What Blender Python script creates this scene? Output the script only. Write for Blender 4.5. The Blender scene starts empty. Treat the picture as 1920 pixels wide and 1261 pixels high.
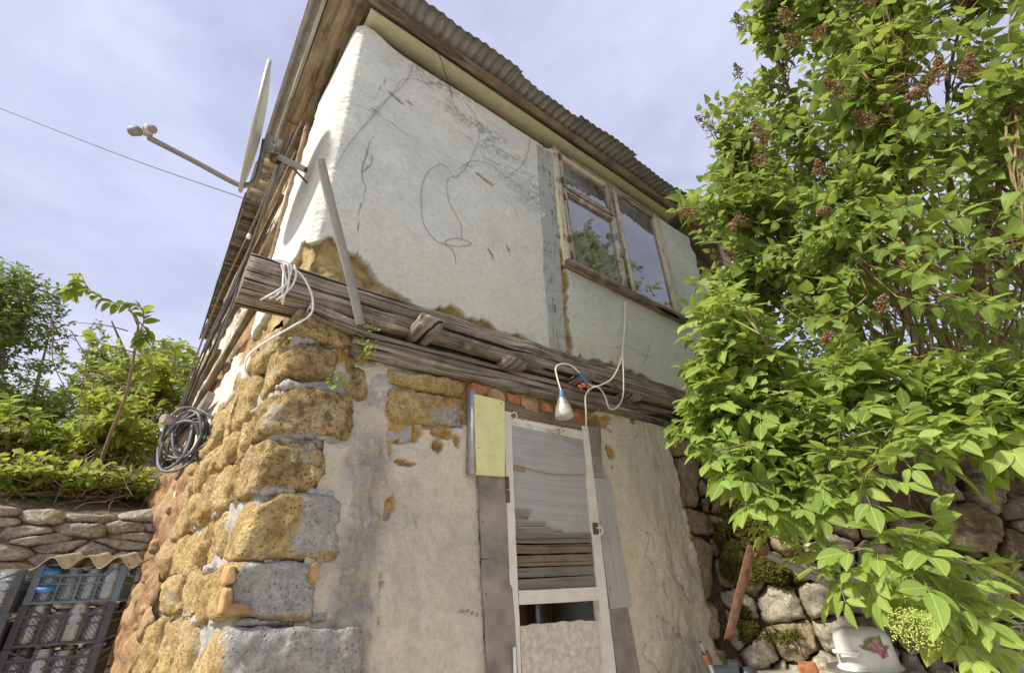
import bpy, math, random
import numpy as np
from mathutils import Matrix, Vector
# ------------------------------------------------------------------ camera, world, sun, exposure
scene = bpy.context.scene
COL = scene.collection
EX = np.array((0.79785915, -0.60172302, -0.03674472)); EYV = np.array((0.26380059, 0.4032955, -0.87622028)); EZV = np.array((0.5420609, 0.6894071, 0.4805079))
F, CX, CY, EYE = 850.0, 960.0, 630.5, np.array((0.0, 0.0, 1.5))      # camera right / down / forward axes in world space, 1.5 m above the yard
cam_data = bpy.data.cameras.new('camera'); cam = bpy.data.objects.new('camera', cam_data); COL.objects.link(cam)
cam_data.sensor_width = 36; cam_data.sensor_fit = 'HORIZONTAL'; cam_data.lens = F / 1920 * 36; cam_data.clip_start = 0.02; cam_data.clip_end = 2000
M = Matrix.Identity(4)
for i in range(3):
    M[i][0] = EX[i]; M[i][1] = -EYV[i]; M[i][2] = -EZV[i]; M[i][3] = EYE[i]
cam.matrix_world = M
scene.camera = cam
SUN_DIR = np.array((-1.0, 0.045, 0.90)); SUN_DIR /= np.linalg.norm(SUN_DIR)   # towards the sun
SUN_EL = math.asin(SUN_DIR[2]); SUN_AZ = math.atan2(SUN_DIR[0], SUN_DIR[1])
world = bpy.data.worlds.new('World'); scene.world = world; world.use_nodes = True
wt = world.node_tree; wt.nodes.clear()
def wn(t, **k):
    n = wt.nodes.new(t)
    for a, b in k.items(): setattr(n, a, b)
    return n
sky = wn('ShaderNodeTexSky', sky_type='NISHITA', sun_disc=False, sun_elevation=SUN_EL, sun_rotation=SUN_AZ, air_density=1.0, dust_density=2.0, ozone_density=1.5)
tc = wn('ShaderNodeTexCoord'); mp = wn('ShaderNodeMapping'); mp.inputs['Scale'].default_value = (1.0, 1.0, 2.2)
nz = wn('ShaderNodeTexNoise'); nz.inputs['Scale'].default_value = 1.7; nz.inputs['Detail'].default_value = 6; nz.inputs['Roughness'].default_value = 0.55
rp = wn('ShaderNodeMapRange'); rp.inputs['From Min'].default_value = 0.30; rp.inputs['From Max'].default_value = 0.72; rp.inputs['To Min'].default_value = 0.78; rp.inputs['To Max'].default_value = 0.97
nz2 = wn('ShaderNodeTexNoise'); nz2.inputs['Scale'].default_value = 1.1; nz2.inputs['Detail'].default_value = 7; nz2.inputs['Roughness'].default_value = 0.6
cr = wn('ShaderNodeValToRGB'); cr.color_ramp.elements[0].position = 0.36; cr.color_ramp.elements[1].position = 0.70
cr.color_ramp.elements[0].color = (1.66, 1.72, 2.4, 1); cr.color_ramp.elements[1].color = (3.05, 3.1, 3.8, 1)
mx = wn('ShaderNodeMix', data_type='RGBA'); bg = wn('ShaderNodeBackground'); bg.inputs['Strength'].default_value = 0.1; wo = wn('ShaderNodeOutputWorld')
wl = wt.links.new
wl(tc.outputs['Generated'], mp.inputs['Vector']); wl(mp.outputs['Vector'], nz.inputs['Vector']); wl(mp.outputs['Vector'], nz2.inputs['Vector'])
wl(nz.outputs['Fac'], rp.inputs['Value']); wl(nz2.outputs['Fac'], cr.inputs['Fac'])
wl(rp.outputs['Result'], mx.inputs['Factor']); wl(sky.outputs['Color'], mx.inputs['A']); wl(cr.outputs['Color'], mx.inputs['B'])
wl(mx.outputs['Result'], bg.inputs['Color']); wl(bg.outputs['Background'], wo.inputs['Surface'])
sl = bpy.data.lights.new('sun', 'SUN'); sl.energy = 2.0; sl.angle = math.radians(4); sl.color = (1.0, 0.94, 0.84)
sun = bpy.data.objects.new('sun', sl); COL.objects.link(sun); sun.location = (-20, 1, 20)
sun.rotation_euler = Vector(SUN_DIR).to_track_quat('Z', 'Y').to_euler()
scene.view_settings.view_transform = 'Standard'; scene.view_settings.look = 'None'; scene.view_settings.gamma = 1; scene.view_settings.use_curve_mapping = False
scene.view_settings.exposure = 1.66
scene.render.engine = 'CYCLES'
scene.cycles.max_bounces = 10; scene.cycles.transparent_max_bounces = 24; scene.cycles.diffuse_bounces = 6
# ------------------------------------------------------------------ geometry of the place as read off the photograph
rng = np.random.default_rng(7); random.seed(7)
D = 2.0                                     # distance to the front wall plane
def ray(px, py): return EX * ((px - CX) / F) + EYV * ((py - CY) / F) + EZV
def onY(px, py, Y=D): d = ray(px, py); return EYE + d * (Y - EYE[1]) / d[1]
def onZ(px, py, Z): d = ray(px, py); return EYE + d * (Z - EYE[2]) / d[2]
def onP(px, py, p0, n): d = ray(px, py); n = np.array(n, float); return EYE + d * (np.dot(np.array(p0) - EYE, n) / np.dot(d, n))
def dep(px, py, z): return EYE + ray(px, py) * z
def nrm(v): v = np.asarray(v, float); return v / (np.linalg.norm(v) + 1e-12)
XC = 0.32                                   # house corner
LW = nrm((-0.045, 1.0, 0.0)); LN = nrm((-1.0, -0.045, 0))          # left wall: direction away from us and outward normal
def onL(px, py, off=0.0): return onP(px, py, np.array((XC, D, 0)) + LN * off, LN)
# ------------------------------------------------------------------ noise
def _h(ix, iy, iz, s):
    n = (ix.astype(np.int64) * 374761393 + iy.astype(np.int64) * 668265263 + iz.astype(np.int64) * 2147483647 + s * 1274126177) & 0xffffffff
    n = ((n ^ (n >> 13)) * 1274126177) & 0xffffffff
    n = (n ^ (n >> 16)) & 0xffffff
    return n / float(0xffffff)
def vnoise(P, s=0):
    P = np.asarray(P, float); I = np.floor(P).astype(np.int64); f = P - I; f = f * f * f * (f * (f * 6 - 15) + 10)
    r = 0
    for a in (0, 1):
        for b in (0, 1):
            for c in (0, 1):
                w = (f[..., 0] if a else 1 - f[..., 0]) * (f[..., 1] if b else 1 - f[..., 1]) * (f[..., 2] if c else 1 - f[..., 2])
                r = r + w * _h(I[..., 0] + a, I[..., 1] + b, I[..., 2] + c, s)
    return r * 2 - 1
def fbm(P, fr=1.0, o=4, s=0, g=0.5):
    P = np.asarray(P, float) * fr; r = 0; a = 1.0; t = 0
    for k in range(o):
        r = r + a * vnoise(P * (2.03 ** k) + 17.3 * k, s + k); t += a; a *= g
    return r / t
def sstep(a, b, x): t = np.clip((x - a) / (b - a), 0, 1); return t * t * (3 - 2 * t)
def segdist(Q, A, B):
    d = B - A; t = np.clip(((Q - A) @ d) / (d @ d + 1e-12), 0, 1); return np.linalg.norm(Q - A - t[..., None] * d, axis=-1)
def polydist(Q, poly):
    """signed distance of 2-D points to a polygon, positive inside"""
    poly = np.asarray(poly, float); n = len(poly); dm = np.full(Q.shape[:-1], 1e9); ins = np.zeros(Q.shape[:-1], bool)
    for i in range(n):
        A, B = poly[i], poly[(i + 1) % n]; dm = np.minimum(dm, segdist(Q, A, B))
        c = (A[1] > Q[..., 1]) != (B[1] > Q[..., 1])
        xx = (B[0] - A[0]) * (Q[..., 1] - A[1]) / (B[1] - A[1] + 1e-15) + A[0]
        ins ^= c & (Q[..., 0] < xx)
    return np.where(ins, dm, -dm)
def linedist(Q, pl):
    dm = np.full(Q.shape[:-1], 1e9)
    for i in range(len(pl) - 1): dm = np.minimum(dm, segdist(Q, np.asarray(pl[i], float), np.asarray(pl[i + 1], float)))
    return dm
# ------------------------------------------------------------------ objects
def tag(o, label=None, cat=None, group=None, kind=None):
    if label: o['label'] = label
    if cat: o['category'] = cat
    if group: o['group'] = group
    if kind: o['kind'] = kind
    return o
def empty(name, loc, label=None, cat=None, group=None, kind=None, rz=0):
    o = bpy.data.objects.new(name, None); COL.objects.link(o); o.empty_display_size = 0.1
    o.location = loc; o.rotation_euler = (0, 0, rz); return tag(o, label, cat, group, kind)
def wm(o):
    m = Matrix.LocRotScale(o.location, o.rotation_euler, o.scale)
    return m if o.parent is None else wm(o.parent) @ o.matrix_parent_inverse @ m
def link(o, parent=None, keep=True):
    COL.objects.link(o)
    if parent is not None:
        o.parent = parent
        if keep: o.matrix_parent_inverse = wm(parent).inverted()     # mesh given in world space
    return o
def mesh(name, V, Fc, mat=None, uv=None, attrs=None, smooth=True):
    me = bpy.data.meshes.new(name)
    V = np.asarray(V, np.float32).reshape(-1, 3)
    if isinstance(Fc, np.ndarray):
        nf, k = Fc.shape
        me.vertices.add(len(V)); me.vertices.foreach_set('co', V.ravel())
        me.loops.add(nf * k); me.loops.foreach_set('vertex_index', Fc.astype(np.int32).ravel())
        me.polygons.add(nf); me.polygons.foreach_set('loop_start', np.arange(0, nf * k, k, dtype=np.int32))
        me.update(calc_edges=True)
    else:
        me.from_pydata(V.tolist(), [], Fc); me.update()
    if uv is not None:                      # per-vertex uv
        lay = me.uv_layers.new(name='UVMap'); li = np.empty(len(me.loops), np.int32); me.loops.foreach_get('vertex_index', li)
        lay.data.foreach_set('uv', np.asarray(uv, np.float32)[li].ravel())
    for k, a in (attrs or {}).items():
        at = me.attributes.new(k, 'FLOAT', 'POINT'); at.data.foreach_set('value', np.asarray(a, np.float32).ravel())
    me.polygons.foreach_set('use_smooth', np.full(len(me.polygons), bool(smooth)))
    for m_ in (mat if isinstance(mat, (list, tuple)) else [mat]):
        if m_ is not None: me.materials.append(m_)
    return me
def obj(name, V, Fc, mat=None, parent=None, uv=None, attrs=None, smooth=True, keep=True):
    return link(bpy.data.objects.new(name, mesh(name, V, Fc, mat, uv, attrs, smooth)), parent, keep)
def gridfaces(nu, nv, off=0, mask=None):
    i = np.arange(nu - 1)[:, None] * nv + np.arange(nv - 1)[None, :]
    f = np.stack([i, i + nv, i + nv + 1, i + 1], -1).reshape(-1, 4) + off
    return f if mask is None else f[mask.reshape(-1)]
def vnormals(V, Fc):
    V = np.asarray(V); n = np.zeros_like(V); a, b, c = V[Fc[:, 0]], V[Fc[:, 1]], V[Fc[:, 2]]
    fn = np.cross(b - a, c - a)
    if Fc.shape[1] == 4: fn = np.cross(c - a, V[Fc[:, 3]] - b)
    for k in range(Fc.shape[1]): np.add.at(n, Fc[:, k], fn)
    return n / (np.linalg.norm(n, axis=1, keepdims=True) + 1e-12)
_cc = {}
def cubegrid(nu, nv, nw):
    """surface of a cube in [-1,1]^3 with welded vertices"""
    key = (nu, nv, nw)
    if key in _cc: return _cc[key]
    idx = {}; V = []; Fs = []
    def vi(i, j, k):
        t = (i, j, k)
        if t not in idx: idx[t] = len(V); V.append((2 * i / nu - 1, 2 * j / nv - 1, 2 * k / nw - 1))
        return idx[t]
    for i in range(nu):
        for j in range(nv):
            Fs.append((vi(i, j, 0), vi(i, j + 1, 0), vi(i + 1, j + 1, 0), vi(i + 1, j, 0)))
            Fs.append((vi(i, j, nw), vi(i + 1, j, nw), vi(i + 1, j + 1, nw), vi(i, j + 1, nw)))
    for i in range(nu):
        for k in range(nw):
            Fs.append((vi(i, 0, k), vi(i + 1, 0, k), vi(i + 1, 0, k + 1), vi(i, 0, k + 1)))
            Fs.append((vi(i, nv, k), vi(i, nv, k + 1), vi(i + 1, nv, k + 1), vi(i + 1, nv, k)))
    for j in range(nv):
        for k in range(nw):
            Fs.append((vi(0, j, k), vi(0, j, k + 1), vi(0, j + 1, k + 1), vi(0, j + 1, k)))
            Fs.append((vi(nu, j, k), vi(nu, j + 1, k), vi(nu, j + 1, k + 1), vi(nu, j, k + 1)))
    _cc[key] = (np.array(V), np.array(Fs)); return _cc[key]
_seed = [100]
def seed(): _seed[0] += 7; return _seed[0]
def rock(name, quad, depth, mat, parent=None, p=6.0, amp=0.02, fr=5.0, res=(10, 7, 6), quant=0.0, kind=None, attr=None, facets=9):
    """rounded stone: quad = four front corners TL TR BR BL, depth = vector into the wall"""
    C, Fc = cubegrid(*res); q = [np.asarray(c, float) for c in quad]; depth = np.asarray(depth, float)
    pn = (np.abs(C) ** p).sum(1) ** (1 / p); c = C / pn[:, None]
    u = (c[:, 0] + 1) / 2; v = (c[:, 1] + 1) / 2; w = (c[:, 2] + 1) / 2
    top = q[0] + (q[1] - q[0]) * u[:, None]; bot = q[3] + (q[2] - q[3]) * u[:, None]
    P = top + (bot - top) * v[:, None] + depth * w[:, None]
    if np.dot(np.cross(q[1] - q[0], q[3] - q[0]), depth) < 0: Fc = Fc[:, ::-1]
    dm = min(np.linalg.norm(q[1] - q[0]), np.linalg.norm(q[3] - q[0]), np.linalg.norm(depth)); cen = P.mean(0)
    for _ in range(facets):                 # chips and flat broken faces
        n_ = nrm(rng.normal(0, 1, 3)); pr_ = (P - cen) @ n_; h_ = pr_.max() - rng.uniform(.04, .17) * dm; P = P - np.maximum(pr_ - h_, 0)[:, None] * n_ * .92
    N = vnormals(P, Fc); s = seed()
    d = fbm(P, fr, 4, s) * amp + fbm(P, fr * 4, 3, s + 5) * amp * .35
    if quant: d = d + quant * np.abs(vnoise(P * fr * 0.6, s + 3)) - quant * .5
    V = P + N * d[:, None]
    return obj(name, V, Fc, mat, parent, attrs=attr(V) if attr else None)
def bar(name, a, b, w, t, mat, parent=None, up=(0, 0, 1), seg=8, jit=0.0, rnd=0.12, taper=1.0, keep=True, crook=0.0):
    """sawn timber from a to b: width w (across, along 'up'), thickness t; uv in metres with the grain along u"""
    a = np.asarray(a, float); b = np.asarray(b, float); L = np.linalg.norm(b - a); X = (b - a) / L
    Z = np.asarray(up, float); Z = nrm(Z - X * (Z @ X)); Y = np.cross(Z, X)
    C, Fc = cubegrid(max(seg, 1), 3, 3); s = seed()
    def bev(c, h):                          # keep the inner grid line near the edge for a small bevel
        return np.sign(c) * np.where(np.abs(c) > 0.99, 1, 1 - min(rnd * min(w, t), 0.4 * min(w, t)) / (h / 2))
    cy, cz = bev(C[:, 1], t), bev(C[:, 2], w)
    ey, ez_ = np.abs(C[:, 1]) > 0.99, np.abs(C[:, 2]) > 0.99
    r = min(rnd * min(w, t), 0.4 * min(w, t)) * 0.45
    yy = cy * t / 2 - np.where(ey & ez_, np.sign(cy) * r, 0); zz = cz * w / 2 - np.where(ey & ez_, np.sign(cz) * r, 0)
    u = (C[:, 0] + 1) / 2 * L; k = 1 + (taper - 1) * u / L
    P = a + X * u[:, None] + Y * (yy * k)[:, None] + Z * (zz * k)[:, None]
    if jit:
        P = P + Y * (fbm(np.stack([u * 3, yy * 30, zz * 30], 1), 1, 3, s) * jit)[:, None] + Z * (fbm(np.stack([u * 3, yy * 30, zz * 30], 1), 1, 3, s + 9) * jit)[:, None]
    if crook:
        P = P + Z * (np.sin(u / L * 3.0 + s) * crook)[:, None]
    uv = np.stack([u + (s % 37) * .731, (yy + zz) + (s % 23) * .37], 1)
    return obj(name, P, Fc, mat, parent, uv=uv, keep=keep, smooth=True)
def panel(name, quad, t, mat, parent=None, n=(8, 10), jit=0.004, out=(0, -1, 0), grain='v', warp=0.0, rag=None):
    """flat sheet (plywood, board) from its four front corners TL TR BR BL; rag(u, v) -> offset of the edge along v"""
    q = [np.asarray(c, float) for c in quad]; out = nrm(out); s = seed(); nu, nv = n
    U, Vv = np.meshgrid(np.linspace(0, 1, nu + 1), np.linspace(0, 1, nv + 1), indexing='ij')
    vv = Vv if rag is None else rag(U, Vv)
    top = q[0] + (q[1] - q[0]) * U[..., None]; bot = q[3] + (q[2] - q[3]) * U[..., None]
    P = top + (bot - top) * vv[..., None]
    edge = (U < 1e-6) | (U > 1 - 1e-6) | (Vv < 1e-6) | (Vv > 1 - 1e-6)
    P = P + np.where(edge, 1, 0)[..., None] * np.stack([fbm(P, 6, 3, s), 0 * U, fbm(P, 6, 3, s + 5)], -1) * jit
    bend = fbm(P, 1.6, 2, s + 11) * warp
    Fr = P + out * (bend)[..., None]; Bk = Fr - out * t
    nn = (nu + 1) * (nv + 1); V = np.concatenate([Fr.reshape(-1, 3), Bk.reshape(-1, 3)])
    f = gridfaces(nu + 1, nv + 1); f2 = f[:, ::-1] + nn
    id_ = np.arange(nn).reshape(nu + 1, nv + 1)
    loop = np.concatenate([id_[:, 0], id_[-1, 1:], id_[-2::-1, -1], id_[0, -2:0:-1]])
    l2 = np.roll(loop, -1); side = np.stack([loop, l2, l2 + nn, loop + nn], 1)
    Fc = np.concatenate([f, f2, side])
    if np.dot(np.cross(q[1] - q[0], q[3] - q[0]), out) > 0: pass
    else: Fc = Fc[:, ::-1]
    W = np.linalg.norm(q[1] - q[0]); H = np.linalg.norm(q[3] - q[0])
    uv = np.stack([(vv * H), (U * W)], -1) if grain == 'v' else np.stack([U * W, vv * H], -1)
    uv = uv.reshape(-1, 2) + ((s % 31) * .77, (s % 19) * .53); uv = np.concatenate([uv, uv])
    o = obj(name, V, Fc, mat, parent, uv=uv, smooth=False); return o
def tube(pts, r, n=6, closed=False, caps=True):
    pts = np.asarray(pts, float); m = len(pts); r = np.broadcast_to(np.asarray(r, float), (m,))
    T = np.gradient(pts, axis=0) if not closed else np.roll(pts, -1, 0) - np.roll(pts, 1, 0)
    T = T / (np.linalg.norm(T, axis=1, keepdims=True) + 1e-12)
    up = np.array((0, 0, 1.0)) if abs(T[0][2]) < 0.9 else np.array((1.0, 0, 0)); N = nrm(np.cross(T[0], up)); V = []
    for i in range(m):
        N = nrm(N - T[i] * (N @ T[i])); B = np.cross(T[i], N)
        a = np.arange(n) / n * 2 * np.pi
        V.append(pts[i] + r[i] * (np.cos(a)[:, None] * N + np.sin(a)[:, None] * B))
    V = np.concatenate(V); Fs = []
    for i in range(m - 1 if not closed else m):
        j = (i + 1) % m
        for k in range(n): Fs.append((i * n + k, i * n + (k + 1) % n, j * n + (k + 1) % n, j * n + k))
    return V, np.array(Fs)
def smooth_path(pts, k=6):
    P = np.asarray(pts, float); P = np.concatenate([[2 * P[0] - P[1]], P, [2 * P[-1] - P[-2]]]); out = []
    for i in range(1, len(P) - 2):
        for t in np.arange(k) / k:
            a, b, c, d = P[i - 1], P[i], P[i + 1], P[i + 2]
            out.append(0.5 * (2 * b + (c - a) * t + (2 * a - 5 * b + 4 * c - d) * t * t + (3 * b - 3 * c + d - a) * t ** 3))
    out.append(P[-2]); return np.array(out)
def merge(parts):
    V = []; Fs = []; o = 0
    for v, f in parts: V.append(v); Fs.append(np.asarray(f) + o); o += len(v)
    return np.concatenate(V), np.concatenate(Fs)
def cable(name, pts, r, mat, parent=None, n=6, k=6):
    V, Fc = tube(smooth_path(pts, k), r, n); return obj(name, V, Fc, mat, parent)
def lathe(prof, n=20):
    prof = np.asarray(prof, float); m = len(prof); a = np.arange(n) / n * 2 * np.pi
    V = np.stack([prof[:, 0][:, None] * np.cos(a), prof[:, 0][:, None] * np.sin(a), np.repeat(prof[:, 1][:, None], n, 1)], -1).reshape(-1, 3)
    i = np.arange(m - 1)[:, None] * n; k = np.arange(n)[None, :]; k2 = (k + 1) % n
    return V, np.stack([i + k, i + k2, i + n + k2, i + n + k], -1).reshape(-1, 4)
def box(a, b):
    C, Fc = cubegrid(1, 1, 1); a = np.asarray(a, float); b = np.asarray(b, float); return (a + b) / 2 + C * (b - a) / 2, Fc
def xform(VF, m): V = VF[0] @ np.array(m.to_3x3()).T + np.array(m.translation); return V, VF[1]
def basis(y, z, loc=(0, 0, 0), s=1.0):
    """4x4 with local Y along y and local Z near z"""
    y = nrm(y); z = np.asarray(z, float); z = nrm(z - y * (z @ y)); x = np.cross(y, z); m = np.eye(4)
    m[:3, 0] = x * s; m[:3, 1] = y * s; m[:3, 2] = z * s; m[:3, 3] = loc; return m
# ------------------------------------------------------------------ procedural materials
class NT:
    def __init__(s, name, disp=False):
        s.m = bpy.data.materials.new(name); s.m.use_nodes = True; s.t = s.m.node_tree; s.t.nodes.clear()
        s.out = s.t.nodes.new('ShaderNodeOutputMaterial'); s._tc = None
    def n(s, t, **k):
        x = s.t.nodes.new(t)
        for a, b in k.items(): setattr(x, a, b)
        return x
    def set(s, sock, v):
        if isinstance(v, bpy.types.NodeSocket): s.t.links.new(v, sock)
        else:
            if sock.type == 'RGBA' and len(v) == 3: v = (*v, 1)
            sock.default_value = v
    def co(s, kind='Object', scale=(1, 1, 1), rnd=False):
        if s._tc is None: s._tc = s.n('ShaderNodeTexCoord')
        v = s._tc.outputs[kind]
        if scale == (1, 1, 1) and not rnd: return v
        m = s.n('ShaderNodeMapping'); s.set(m.inputs['Vector'], v); m.inputs['Scale'].default_value = scale
        return m.outputs['Vector']
    def noise(s, vec, sc, det=5, rough=0.55, dist=0.0, out='Fac'):
        x = s.n('ShaderNodeTexNoise'); s.set(x.inputs['Vector'], vec); x.inputs['Scale'].default_value = sc; x.inputs['Detail'].default_value = det; x.inputs['Roughness'].default_value = rough; x.inputs['Distortion'].default_value = dist
        return x.outputs[out]
    def voro(s, vec, sc, feature='F1', out='Distance'):
        x = s.n('ShaderNodeTexVoronoi', feature=feature); s.set(x.inputs['Vector'], vec); x.inputs['Scale'].default_value = sc; return x.outputs[out]
    def ramp(s, f, stops):
        x = s.n('ShaderNodeValToRGB'); e = x.color_ramp.elements
        while len(e) < len(stops): e.new(0.5)
        for i, (p, c) in enumerate(stops):
            e[i].position = p; e[i].color = (*c, 1) if hasattr(c, '__len__') else (c, c, c, 1)
        s.set(x.inputs['Fac'], f); return x.outputs['Color']
    def rng(s, f, a, b, c=0.0, d=1.0):
        x = s.n('ShaderNodeMapRange'); s.set(x.inputs['Value'], f); x.inputs['From Min'].default_value = a; x.inputs['From Max'].default_value = b; x.inputs['To Min'].default_value = c; x.inputs['To Max'].default_value = d
        return x.outputs['Result']
    def mix(s, f, a, b, mode='MIX'):
        x = s.n('ShaderNodeMix', data_type='RGBA', blend_type=mode); s.set(x.inputs['Factor'], f); s.set(x.inputs['A'], a); s.set(x.inputs['B'], b); return x.outputs['Result']
    def math(s, op, a, b=0.0, c=False):
        x = s.n('ShaderNodeMath', operation=op, use_clamp=c); s.set(x.inputs[0], a); s.set(x.inputs[1], b); return x.outputs[0]
    def attr(s, name, out='Fac'): x = s.n('ShaderNodeAttribute', attribute_name=name); return x.outputs[out]
    def oinfo(s): return s.n('ShaderNodeObjectInfo').outputs['Random']
    def bump(s, h, strength=0.5, dist=0.01, normal=None):
        x = s.n('ShaderNodeBump'); s.set(x.inputs['Height'], h); x.inputs['Strength'].default_value = strength; x.inputs['Distance'].default_value = dist
        if normal is not None: s.set(x.inputs['Normal'], normal)
        return x.outputs['Normal']
    def bsdf(s, color, rough=0.8, normal=None, spec=0.3, metal=0.0, **k):
        b = s.n('ShaderNodeBsdfPrincipled'); s.set(b.inputs['Base Color'], color); s.set(b.inputs['Roughness'], rough); s.set(b.inputs['Metallic'], metal)
        b.inputs['Specular IOR Level'].default_value = spec
        if normal is not None: s.set(b.inputs['Normal'], normal)
        for a, v in k.items(): s.set(b.inputs[a.replace('_', ' ')], v)
        return b.outputs['BSDF']
    def grit(s, col, vec=None, sc=40, lo=.68, hi=1.22, det=9, rough=.82):
        """coarse grain of the surface itself"""
        g = s.noise(vec if vec is not None else s.co(), sc, det, rough); x = s.n('ShaderNodeMix', data_type='RGBA', blend_type='MULTIPLY'); x.inputs['Factor'].default_value = 1
        s.set(x.inputs['A'], col); s.set(x.inputs['B'], s.ramp(g, [(.32, lo), (.5, 1.0), (.68, hi)])); return x.outputs['Result']
    def done(s, sh): s.t.links.new(sh, s.out.inputs['Surface']); return s.m

def m_plaster_upper():
    t = NT('plaster_green_white'); c = t.co()
    n1 = t.noise(c, 1.3, 5, .6); n2 = t.noise(c, 4.5, 6, .65); n3 = t.noise(c, 38, 4, .6); n4 = t.noise(c, 140, 3, .6)
    base = t.ramp(n1, [(.32, (.53, .57, .53)), (.5, (.62, .635, .585)), (.68, (.65, .635, .55))])
    base = t.mix(t.rng(n2, .50, .72), base, (.68, .71, .65))
    base = t.mix(t.rng(n2, .44, .30, 0, .55), base, (.46, .51, .49))
    # worn grey patches where the wash has gone, streaked along the wall
    st = t.noise(t.co('Object', (1.2, 1, 3.2)), 1.6, 6, .7, 1.0)
    worn = t.math('MULTIPLY', t.rng(st, .45, .54), t.rng(t.noise(c, 26, 5, .75), .44, .54))
    worn = t.math('MULTIPLY', worn, t.attr('worn'))
    base = t.mix(worn, base, (.34, .335, .325))
    fine = t.noise(t.co('Object', (1, 1, 1.8)), 16, 8, .8)
    base = t.mix(t.rng(fine, .50, .68, 0, .38), base, (.46, .46, .40)); base = t.mix(t.rng(fine, .47, .33, 0, .35), base, (.74, .75, .70))
    base = t.mix(t.math('MULTIPLY', t.rng(n3, .62, .75), .35), base, (.50, .46, .33))
    base = t.mix(t.math('MULTIPLY', t.attr('damp'), t.rng(n2, .3, .62)), base, (.57, .55, .40))
    # bare mud and sandstone under the plaster
    mud = t.ramp(t.noise(c, 9, 6, .7), [(.32, (.20, .14, .055)), (.48, (.50, .37, .16)), (.66, (.70, .56, .28))])
    col = t.mix(t.attr('m'), mud, base)
    col = t.mix(t.attr('chip'), col, (.30, .26, .21)); col = t.mix(t.math('MULTIPLY', t.attr('crack'), .7), col, (.13, .11, .09))
    col = t.grit(col, t.co('Object', (1, 1, 1.5)), 24, .86, 1.07, 8, .75)
    h = t.math('ADD', t.math('MULTIPLY', n4, .25), t.math('MULTIPLY', n3, .8)); h = t.math('ADD', h, t.math('MULTIPLY', n2, 1.2))
    nb = t.bump(h, .75, .016)
    rgh = t.math('MULTIPLY', t.rng(t.attr('m'), 0, 1, 1, .0), t.noise(c, 60, 5, .75))
    return t.done(t.bsdf(col, .9, t.bump(rgh, .9, .03, nb), .15))
def m_plaster_lower():
    t = NT('plaster_beige'); c = t.co()
    n1 = t.noise(c, 1.6, 5, .6); n2 = t.noise(c, 6, 6, .65); n3 = t.noise(c, 34, 5, .65); n4 = t.noise(c, 150, 3, .6)
    base = t.ramp(n1, [(.3, (.54, .49, .39)), (.5, (.66, .59, .45)), (.68, (.73, .64, .475))])
    base = t.mix(t.rng(n2, .55, .75, 0, .7), base, (.64, .60, .52)); base = t.mix(t.rng(n3, .6, .78, 0, .5), base, (.40, .36, .29))
    base = t.mix(t.math('MULTIPLY', t.attr('cem'), t.rng(n2, .25, .6)), base, (.455, .43, .385))
    base = t.mix(t.math('MULTIPLY', t.attr('dark'), t.rng(t.noise(t.co('Object', (2.5, 1, .6)), 3.5, 6, .7), .42, .62)), base, (.33, .30, .24))
    mud = t.ramp(t.noise(c, 12, 6, .7), [(.3, (.13, .075, .02)), (.5, (.48, .30, .09)), (.72, (.60, .44, .18))])
    col = t.mix(t.attr('m'), mud, base); col = t.mix(t.math('MULTIPLY', t.attr('crack'), .8), col, (.16, .13, .09))
    col = t.mix(t.attr('pink'), col, (.66, .50, .38)); col = t.grit(col, None, 20, .74, 1.15, 10, .85)
    h = t.math('ADD', t.math('MULTIPLY', n4, .3), t.math('MULTIPLY', n3, .9)); h = t.math('ADD', h, t.math('MULTIPLY', n2, 1.2))
    return t.done(t.bsdf(col, .92, t.bump(h, .95, .02), .12))
def m_sandstone(name, cols, cem=0.0, grime=.5, pits=1.0):
    t = NT(name); c = t.co(); r = t.oinfo()
    n1 = t.noise(c, 5, 6, .65); n2 = t.noise(c, 22, 6, .7); n3 = t.noise(c, 90, 4, .7); v = t.voro(c, 70); v2 = t.voro(c, 26)
    col = t.ramp(n1, [(.28, cols[0]), (.5, cols[1]), (.7, cols[2])])
    col = t.mix(t.rng(r, 0, 1, 0, .35), col, cols[3])
    pit = t.math('MULTIPLY', t.rng(v, .32, .12), t.rng(n2, .45, .6))
    col = t.mix(t.math('MULTIPLY', pit, .75 * pits), col, tuple(x * .28 for x in cols[0]))
    col = t.mix(t.math('MULTIPLY', t.rng(n2, .52, .40), grime), col, tuple(x * .45 for x in cols[0]))
    col = t.mix(t.math('MULTIPLY', t.rng(n3, .58, .8), .5), col, cols[2])
    if cem:
        cm = t.math('MULTIPLY', t.attr('cem'), cem)
        cc = t.ramp(t.noise(c, 30, 5, .65), [(.3, (.40, .38, .34)), (.6, (.545, .52, .465)), (.8, (.64, .61, .54))])
        col = t.mix(cm, col, cc)
    col = t.grit(col, None, 48, .50, 1.35, 8, .85)
    h = t.math('ADD', t.math('MULTIPLY', n2, 1.0), t.math('MULTIPLY', n3, .45)); h = t.math('SUBTRACT', h, t.math('MULTIPLY', pit, .5 * pits)); h = t.math('ADD', h, t.math('MULTIPLY', v2, .35))
    return t.done(t.bsdf(col, .95, t.bump(h, 1.0, .035), .1))
def m_cement():
    t = NT('cement_mortar'); c = t.co(); n2 = t.noise(c, 9, 6, .65); n3 = t.noise(c, 60, 5, .7)
    col = t.ramp(n2, [(.3, (.33, .31, .275)), (.5, (.46, .44, .40)), (.7, (.54, .52, .48))]); col = t.mix(t.rng(n3, .6, .78, 0, .6), col, (.25, .21, .16))
    col = t.grit(col, None, 40, .62, 1.25); return t.done(t.bsdf(col, .93, t.bump(t.math('ADD', n2, n3), .8, .02), .1))
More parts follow.
